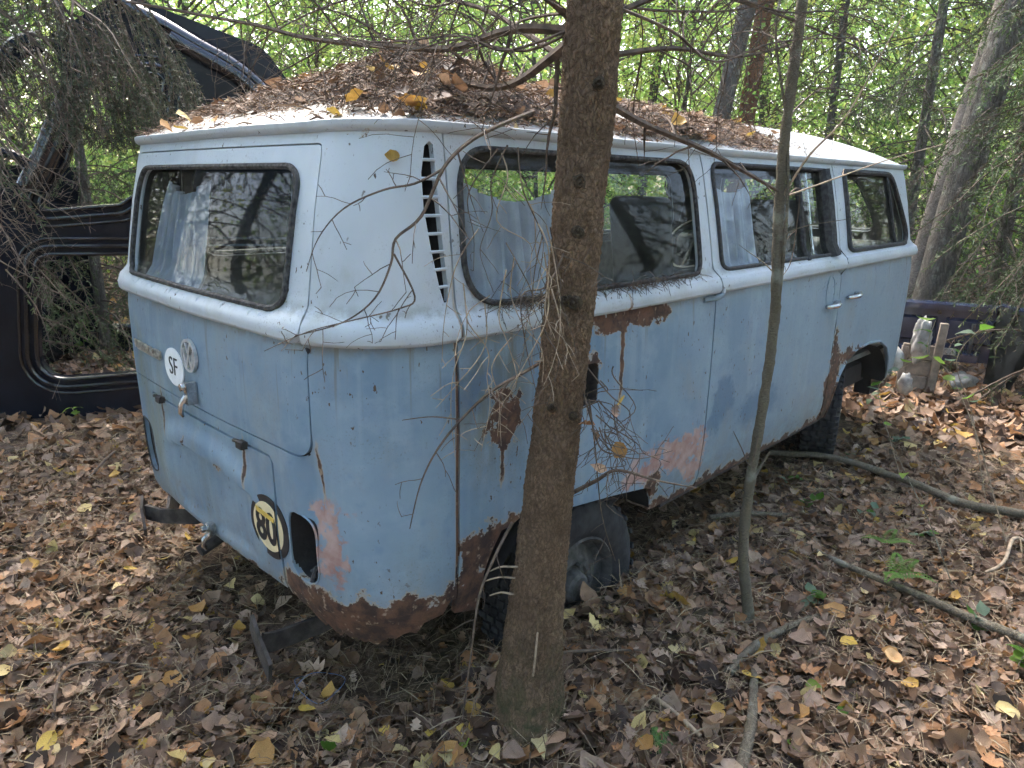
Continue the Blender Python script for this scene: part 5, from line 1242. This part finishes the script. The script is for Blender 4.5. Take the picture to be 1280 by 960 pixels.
for (x, y, hd, L) in ((85,10,3.0,.5),(120,0,3.1,.5),(60,60,2.9,.45),(110,60,3.0,.45),(20,0,2.8,.6),(105,110,3.05,.40),(60,-40,2.8,.7),(110,-50,2.9,.7),(135,100,3.15,.35),(5,190,2.7,.3)):
    p = at_h(x-25, y-20, hd); a = math.atan2(_r.y, _r.x)+R(RT.uniform(-40,40))
    for q_ in range(3): NL.bough(p+Vector(RT.normal(0,.05,3)), a+RT.normal(0,.5), L*RT.uniform(.8,1.2), RT.uniform(-.9,-.1), 1.4, .017, 300, 1.0, (.058,.072,.036), (.13,.10,.075), .35, .04, .006, .42)
me = trunk_mesh([Vector((hx.x,hx.y,-.2)), Vector((hx.x,hx.y,1.5)), Vector((hx.x-.05,hx.y,4)), Vector((hx.x-.05,hx.y,7))], lambda s: .10-.009*s, 24, .06, .006, 1, 40); link('trunk', me, M['bark'], hang)
link('crown', NL.meshes(.0028), M['needle'], hang); NL.wood.build('boughs', M['twig'], hang, smooth=False)
mb = MB(); dr = random.Random(44)
for k in range(22):                                    # grey dead brush hanging at the left edge
    x, y, hd = dr.uniform(-30,70), dr.uniform(150,400), dr.uniform(2.5,3.0); p = at_h(x-60, y-60, hd)
    Q = [p]; d_ = (_r*dr.uniform(.4,1)+Vector((0,0,dr.uniform(-1.2,-.1)))+rvec(dr)*.4).normalized()
    for q_ in range(8): d_ = (d_+rvec(dr)*.16+Vector((0,0,-.08))).normalized(); Q.append(Q[-1]+d_*dr.uniform(.03,.07))
    twig_tree(mb, Q, .0035, .0009, dr, .035, .22, 2, .8, 4, .05)
mb.build('dead_twigs', M['twig'], hang, smooth=False)

NC = Needles(RT); tt_ = tp[-1]  # unseen crown overhead, added to shade the ground and van
for k in range(46):
    f = RT.random(); p = tp[7].lerp(tp[-1], f) if f > .15 else tp[7]; NC.bough((p.x, p.y, max(p.z, 3.0)), RT.uniform(0,6.28), RT.uniform(.9,1.7)*(1.1-.5*f), RT.uniform(-.1,.3), .45, .035, 110, .4, (.045,.070,.028), (.10,.08,.055), .25, .09, .010, .45, wood=False)
link('crown', NC.meshes(.006), M['needle'], spruce)
# ---- prototypes
def spruce_proto(seed, h=9.0, z0=.6, nb=90, L0=2.2, green=(.045,.075,.026), dens=85, needle=.045, width=.008):
    g = np.random.default_rng(seed); N_ = Needles(g)
    for k in range(nb):
        z = z0+(h-z0)*(k/nb)**1.25; L = L0*(1-(z/h)*.85)*g.uniform(.7,1.1); N_.bough((0,0,z), g.uniform(0,6.28), L, g.uniform(-.15,.25), .55, needle, dens, .45, tuple(np.array(green)*g.uniform(.7,1.4)), (.10,.08,.055), .30 if z < 3 else .08, .11, .014, .55, wood=(z < 5))
    return N_.meshes(width), N_
def trunk_simple(h, r0, r1, mat, lean=(0,0), n=14, seed=0, step=.12):
    return trunk_mesh([Vector((0,0,-.4)), Vector((lean[0]*.33,lean[1]*.33,h*.33)), Vector((lean[0]*.7,lean[1]*.7,h*.66)), Vector((lean[0],lean[1],h))], lambda s: r0+(r1-r0)*min(1, s/h)+r0*.35*math.exp(-s/.25), n, step, r0*.05, seed, 14/max(.05,r0)*.12, 3)
def leaf_tree_proto(seed, h, rx, z0, z1, nclump, per, size, cols, sigma=.28):
    g = np.random.default_rng(seed); mb = MB(); rr = random.Random(seed); tips = []
    for k in range(nclump):
        a = g.uniform(0,6.28); f = g.random()**.5; z = z0+(z1-z0)*g.random(); w_ = rx*math.sin(math.pi*min(.97, max(.10, (z-z0)/(z1-z0)*.85+.12)))**.7; tips.append((math.cos(a)*f*w_, math.sin(a)*f*w_, z))
    for k in range(0, nclump, 3):
        t = Vector(tips[k]); s_ = Vector((t.x*.08, t.y*.08, max(.2, t.z-.5-abs(t.x)*.4))); mid_ = s_.lerp(t, .5)+Vector((0,0,.12)); mb.tube(wiggle(spline([s_, mid_, t], 4), .08), taper(9, .020, .005), 4, cap=False)
    T = np.array(tips); A = np.repeat(T, per, 0)+g.normal(0, sigma, (nclump*per,3))*np.array([1,1,.6]); n = len(A)
    D = nrm_(g.normal(0,1,(n,3))*np.array([1,1,.55])); Wd = nrm_(np.cross(D, g.normal(0,1,(n,3))*np.array([.5,.5,1]))); L = g.uniform(.6,1.2,n)*size
    up = np.cross(D, Wd)
    V = np.stack([A, A+D*L[:,None]*.45+Wd*L[:,None]*.34+up*L[:,None]*.07, A+D*L[:,None], A+D*L[:,None]*.45-Wd*L[:,None]*.34+up*L[:,None]*.07], 1).reshape(-1,3); b = np.arange(n)*4
    F = np.stack([b,b+1,b+2,b+3], 1); me = mesh_np('crown', V, F)
    C = np.array(cols)[np.repeat(g.integers(0, len(cols), nclump), per)]*g.uniform(.75,1.25,(n,1)); vcol(me, np.repeat(np.clip(C,0,.8), 4, 0))
    return me, mb
GREENS = [(.25,.43,.09),(.32,.50,.12),(.40,.54,.14),(.20,.36,.09),(.46,.52,.14)]
def tree_thing(name, label, loc, rz, sc, crown, wood, trunk, bark, crownmat, group, tilt=(0,0)):
    t = empty(name, loc); t.rotation_euler = (tilt[0], tilt[1], rz); t.scale = (sc,)*3; prop(t, label, 'tree', group)
    for nm, me, mt in (('trunk', trunk, bark), ('boughs', wood, M['twig']), ('crown', crown, crownmat)):
        if me is not None: link(nm, me, mt, t)
    return t
def mb_mesh(mb, name='boughs'): return mesh(name, mb.V, mb.F) if mb.V else None
LT = []
for k, (h, rx, z0, z1, nc) in enumerate(((9,2.3,.6,8.0,330),(11,2.6,1.0,8.5,340),(7,2.0,.3,6.5,280))):
    me, mb = leaf_tree_proto(50+k, h, rx, z0, z1, nc, 52, .078, GREENS if k != 1 else GREENS[1:]); LT.append((me, mb_mesh(mb), trunk_simple(h, .040, .015, None, (lr.uniform(-.4,.4), lr.uniform(-.4,.4)), seed=k)))
SPT = []
for k in range(2):
    me, N_ = spruce_proto(70+k, 10.0, .4 if k == 0 else .6, 110, 2.2, (.075,.115,.042)); SPT.append((me, mb_mesh(N_.wood), trunk_simple(10.5, .085, .02, None, seed=9+k)))
def head(px): return YAW-math.atan((px-640)/FPX)
def spot(px, dist): 
    a = head(px); x, y = CAM_P.x+dist*math.cos(a), CAM_P.y+dist*math.sin(a); return Vector((x, y, gz(x, y)-.05))
DEC = [(250,11),(330,15),(410,12),(470,18),(540,13.5),(610,17),(670,11.5),(730,20),(770,14),(830,12.5),(880,19),(935,15),(1000,20),(60,12),(150,16),(-30,9.5),(1090,16),(1180,13),(1260,17),(1340,12),(590,25),(200,22)]
ANCH = [(0,'just past the left edge'),(100,'behind the hanging spruce'),(190,'behind the slanted black pillar'),(280,'behind the domed black shell top'),(360,'above the left roof corner of the van'),(440,'above the left end of the roof litter'),
 (500,'above the left slope of the roof litter'),(575,'above the peak of the roof litter'),(640,'a little left of the near spruce'),(700,'touching the left side of the near spruce trunk'),(760,'hidden behind the near spruce trunk'),(800,'beside the slim grey trunk'),
 (860,'behind the leaning dark grey trunk'),(910,'behind the reddish pine trunk'),(960,'just right of the reddish pine trunk'),(1050,'behind the sapling top'),(1110,'left of the pale birch trunk'),(1150,'behind the pale birch trunk'),(1220,'behind the thick furrowed trunk'),(1290,'at the right edge above the pickup bed'),(9999,'just past the right edge')]
def where(px): return next(t for k, t in ANCH if px < k)
tr = random.Random(31)
for k, (px, dist) in enumerate(DEC):
    c_, w_, t_ = LT[k % 3]
    far_ = 'nearer' if dist < 13 else 'distant' if dist > 18 else 'mid distance'
    tree_thing('leafy_tree', '%s yellow green leafy tree %s' % (far_, where(px)), spot(px, dist), tr.uniform(0,6.28), tr.uniform(.85,1.15), c_, w_, t_, M['bark2'], M['green'], 'yellow green trees in the background')
for k, (px, dist, sc) in enumerate(((1120,9.5,.85),(1240,7.8,.75),(1010,12.5,.95),(1190,15,1.1),(1330,6.5,.8),(120,7.2,.62),(545,15,1.0),(215,9,.8),(-60,6.0,.8),(930,17,1.0))):
    c_, w_, t_ = SPT[k % 2]
    tree_thing('background_spruce', '%s drooping spruce %s' % ('nearer' if dist < 9 else 'farther', where(px)), spot(px, dist), tr.uniform(0,6.28), sc, c_, w_, t_, M['bark2'], M['needle'], 'spruces in the background')
# bare trunks that stand out
def lone_trunk(px, dist, r0, r1, h, lean, bark, label, seed):
    t = empty('tree_trunk', spot(px, dist)); prop(t, label, 'tree'); link('trunk', trunk_simple(h, r0, r1, None, lean, 20, seed, .06), bark, t); return t
RR = Vector((_r.x, _r.y, 0)).normalized()
def ln_(k): return (RR.x*k, RR.y*k)
lone_trunk(786,13,.085,.06,8,ln_(.5),M['bark2'],'slim grey trunk beyond the roof just right of the near spruce',1)
lone_trunk(846,9.5,.12,.09,8,ln_(1.2),M['bark2'],'dark grey trunk leaning right beyond the van roof',2)
lone_trunk(897,12,.14,.10,9,ln_(.6),M['bark_red'],'reddish pine trunk beyond the van roof',3)
lone_trunk(1118,7.6,.100,.085,7,ln_(1.2),M['bark_birch'],'pale birch trunk leaning right beyond the van nose',4)
lone_trunk(1146,7.3,.140,.12,7,ln_(.9),M['bark2'],'thick grey furrowed trunk beside the pale birch',5)
lone_trunk(1296,9.5,.13,.10,6,ln_(.2),M['bark'],'brown trunk at the right edge behind the pickup bed',6)
# unseen trees behind the viewer, added to darken window reflections and shade the light
for k in range(16):
    a = YAW+R(60+k*16); dist = tr.uniform(6.0,9.5); x, y = CAM_P.x+dist*math.cos(a), CAM_P.y+dist*math.sin(a)
    if k % 3 == 1: c_, w_, t_ = LT[k % 3]; tree_thing('leafy_tree', 'unseen leafy tree added behind the viewer for reflections and shade', Vector((x,y,gz(x,y))), tr.uniform(0,6), 1.45, c_, w_, t_, M['bark2'], M['green'], 'unseen trees added behind the viewer')
    else: c_, w_, t_ = SPT[k % 2]; tree_thing('background_spruce', 'unseen spruce added behind the viewer for reflections and shade', Vector((x,y,gz(x,y))), tr.uniform(0,6), 1.3, c_, w_, t_, M['bark2'], M['needle'], 'unseen trees added behind the viewer')
# far wood: closes the view under the crowns
g = np.random.default_rng(5); n = 26000; a = np.radians(g.uniform(-12,104,n)); r_ = g.uniform(26,36,n); A = np.stack([CAM_P.x+r_*np.cos(a), CAM_P.y+r_*np.sin(a), .2+g.random(n)**1.3*9], 1)
D = nrm_(g.normal(0,1,(n,3))); Wd = nrm_(np.cross(D, g.normal(0,1,(n,3)))); V, F = quads_np(A, D, Wd, g.uniform(.2,.45,n), g.uniform(.12,.28,n)); me = mesh_np('far_wood', V, F)
vcol(me, np.repeat(np.array(GREENS)[g.integers(0,5,n)]*g.uniform(.5,1.1,(n,1)), 4, 0)); prop(link('far_wood', me, M['green']), 'mass of far green foliage closing the wood', 'wood', kind='stuff')

rsp = empty('leaning_spruce_branches', (0,0,0)); NR = Needles(np.random.default_rng(77), lambda q_: q_[2] > 1.45); rb = spot(1420, 6.0); prop(rsp, 'young spruce at the right edge with soft light green boughs', 'tree')
for k in range(46):
    z = NR.rng.uniform(1.5,4.4); a_ = math.atan2(-_r.y, -_r.x)+NR.rng.normal(0,.55)
    NR.bough((rb.x, rb.y, z), a_, NR.rng.uniform(.8,2.1), NR.rng.uniform(-.1,.25), .55, .030, 170, .35, tuple(np.array((.115,.175,.065))*NR.rng.uniform(.7,1.3)), (.12,.10,.07), .18, .07, .012, .55)
link('trunk', trunk_simple(7, .07, .02, None, (0,0), 14, 3), M['bark2'], rsp).location = rb
link('crown', NR.meshes(.0055), M['needle'], rsp); NR.wood.build('boughs', M['twig'], rsp, smooth=False)
# ---- undergrowth: thin brush at the right and behind the van
brush = MB(); br = random.Random(8)
for k in range(90):
    p = spot(br.uniform(960,1300), br.uniform(7.6,11)); Q = [p]; d_ = (Vector((0,0,1))+rvec(br)*.5).normalized()
    for q_ in range(8): d_ = (d_+rvec(br)*.15).normalized(); Q.append(Q[-1]+d_*br.uniform(.08,.22))
    twig_tree(brush, Q, .006, .0015, br, .14, .5, 1, .2, 3, .2)
prop(brush.build('dead_brush', M['twig'], smooth=False), 'tangle of thin bare brush behind the pickup bed', 'brush', kind='stuff')
def sprig(name, label, P, nleaf, size, cols, mat='green', seed=0, group=None, whorl=False):
    t = empty(name, P[0]); prop(t, label, 'plant', group); mb = MB(); Q = wiggle(spline(P, 5), .006); o_ = P[0]
    mb.tube([q_-o_ for q_ in Q], taper(len(Q), .0028, .0012), 5); mb.build('stem', M['twig_pale'] if seed % 2 else M['bark_sap'], t); rg = random.Random(seed)
    ms = []
    for c in cols:
        TV, TF = NEAR_T[rg.choice((6,7,10,8))]; me = mesh_np('leaf', TV*np.array([1,1,.5])+np.array([0,.5,0]), TF, True); vcol(me, np.repeat(np.array([c]), len(TV), 0)); me.materials.append(M[mat]); ms.append(me)
    for k in range(nleaf):
        i = int(len(Q)*(.35+.65*(k+.5)/nleaf)); i = min(i, len(Q)-1); o = bpy.data.objects.new('leaf', rg.choice(ms)); COL.objects.link(o); o.parent = t; o.location = Q[i]-o_; o.scale = (size*rg.uniform(.7,1.2),)*3; o.rotation_euler = (R(rg.uniform(-25,35)), R(rg.uniform(-25,25)), rg.uniform(0,6.28))
    return t
GL = [(.10,.22,.03),(.16,.30,.04),(.22,.36,.06)]; GG = [(.17,.27,.17),(.22,.32,.22)]
def gp(px, py, dz=0): p = ground_pt(px, py); p.z += dz; return p
sprig('seedling', 'small green seedling at the foot of the black shell', [gp(95,530), at_h(92,515,(gp(95,530)-CAM_P).dot(HF)), at_h(90,520,(gp(95,530)-CAM_P).dot(HF))+Vector((0,0,.06))], 4, .07, GL, seed=3)
sprig('seedling', 'green leafy sprig inside the black shell opening', [gp(105,450), gp(105,450)+Vector((.02,0,.18)), gp(105,450)+Vector((0,.02,.34))], 6, .11, GL, seed=5)
sprig('seedling', 'tall thin shoot with bright leaves in front of the pickup bed', [gp(1262,700), at_h(1225,560,2.9), at_h(1190,470,3.0), at_h(1160,440,3.05), at_h(1170,400,3.1)], 7, .075, GL, seed=7)
sprig('seedling', 'shoot with pale green leaves near the right edge', [gp(1235,640), at_h(1215,520,3.4), at_h(1195,450,3.4), at_h(1225,410,3.4)], 8, .075, GG+GL[:1], seed=9)
sprig('seedling', 'thin shoot rising in front of the van nose', [gp(1130,610), at_h(1105,520,3.6), at_h(1100,480,3.6), at_h(1140,455,3.6)], 7, .065, GL+GG, seed=11)
sprig('seedling', 'low green shoot beside the front wheel', [gp(1085,520), gp(1085,520)+Vector((0,0,.16)), gp(1085,520)+Vector((.05,-.05,.24))], 5, .08, GG, seed=12)
sprig('seedling', 'leaning bare shoot right of the sapling', [gp(1195,745), at_h(1165,660,2.6), at_h(1130,590,2.8), at_h(1100,520,3.0)], 3, .05, GL, seed=14)
sprig('seedling', 'small green leaves at the lower right edge', [gp(1270,850), gp(1270,850)+Vector((0,0,.06)), gp(1275,850)+Vector((.03,0,.09))], 6, .06, GL, seed=16)
for k, (x, y) in enumerate(((1055,580),(1010,640),(1080,650),(1150,680),(1120,560),(1010,760),(1215,790),(985,610))):
    b_ = gp(x, y); sprig('low_seedling', 'tiny grey green seedling '+('above the thick lichened branch','left of the mossy branch tip','below the middle of the lichened branch','between the two fallen branches','near the front wheel','right of the sapling foot','below the mossy branch','close to the van sill')[k], [b_, b_+Vector((.0,.01,.04)), b_+Vector((.03,-.02,.06))], 5, .055, GG+GL[:1], seed=20+k, group='tiny seedlings on the forest floor')
for k, (x, y) in enumerate(((1052,902),(823,930),(582,950),(410,948),(990,948),(1015,870))):
    TV, TF = NEAR_T[6+k % 4]; me = mesh_np('leaf', TV, TF, True); vcol(me, np.repeat(np.array([GL[k % 3]]), len(TV), 0)); me.materials.append(M['green']); put_leaf(gp(x, y, .04), me, .05, FLOOR, .4)
def fern(px, py, n, L, label, seed):
    b_ = gp(px, py); t = empty('fern', b_); prop(t, label, 'fern'); rg = random.Random(seed)
    for k in range(n):
        a = math.atan2(_r.y, _r.x)+rg.uniform(-.9,1.2)+(3.1 if k % 3 == 2 else 0); V = []; F = []; C = []; ns = 15
        for i in range(ns):
            f = i/(ns-1); c = Vector((math.cos(a)*L*f, math.sin(a)*L*f, .10+L*.20*math.sin(f*2.6))); wv_ = L*.34*(1-f)**.8*(.5+min(.5, f*3)); pn = Vector((-math.sin(a), math.cos(a), 0)); fd = Vector((math.cos(a), math.sin(a), 0))
            for sg in (1,-1):
                o_ = len(V); e_ = c+pn*sg*wv_+fd*wv_*.35-Vector((0,0,wv_*.2)); V += [c, c+fd*L*.022+(e_-c)*.5+fd*.006, e_, (c+e_)*.5-fd*L*.028]; F.append((o_,o_+1,o_+2,o_+3))
        me = mesh('frond', V, F); vcol(me, np.repeat(np.array([(.13,.26,.05)])*rg.uniform(.8,1.2), len(V), 0)); link('frond', me, M['green'], t)
fern(1102,702,3,.11,'small bright green fern above the mossy branch',1); fern(1115,745,4,.14,'larger bright green fern touching the mossy branch',2)
# mushroom
c = gp(1110,838); mb = MB(); mb.lathe([(0,.048),(.015,.050),(.030,.058),(.041,.064),(.043,.061),(.032,.048),(.012,.032),(.008,.02),(.008,-.02)], Matrix.Translation(c+Vector((0,0,.02))) @ Matrix.Rotation(.2,4,'X') @ Matrix.Scale(.66,4), 28); mb.V = [tuple(Vector(v)+(Vector(v)-c).normalized()*.010*noise.noise(Vector(v)*38)+Vector((0,0,.010*noise.noise(Vector(v)*30)))) for v in mb.V]; prop(mb.build('mushroom', simple('tan_mushroom',(.42,.25,.11),.7, var=.4)), 'tan capped mushroom among the leaves on the right', 'mushroom')

# ================================================================== haze volume added to brighten the background
mb = MB(); mb.box((15,15,4.5), (130,130,13)); hz = mb.build('haze', None, smooth=False); prop(hz, 'thin haze added through the wood to brighten the far trees', 'haze', kind='stuff')
hm = bpy.data.materials.new('added_haze'); hm.use_nodes = True; hn = hm.node_tree; hn.nodes.clear(); ho = hn.nodes.new('ShaderNodeOutputMaterial'); hv = hn.nodes.new('ShaderNodeVolumePrincipled')
hv.inputs['Density'].default_value = .0012; hv.inputs['Color'].default_value = (.93,.96,.92,1); hn.links.new(hv.outputs[0], ho.inputs['Volume']); hz.data.materials.append(hm)
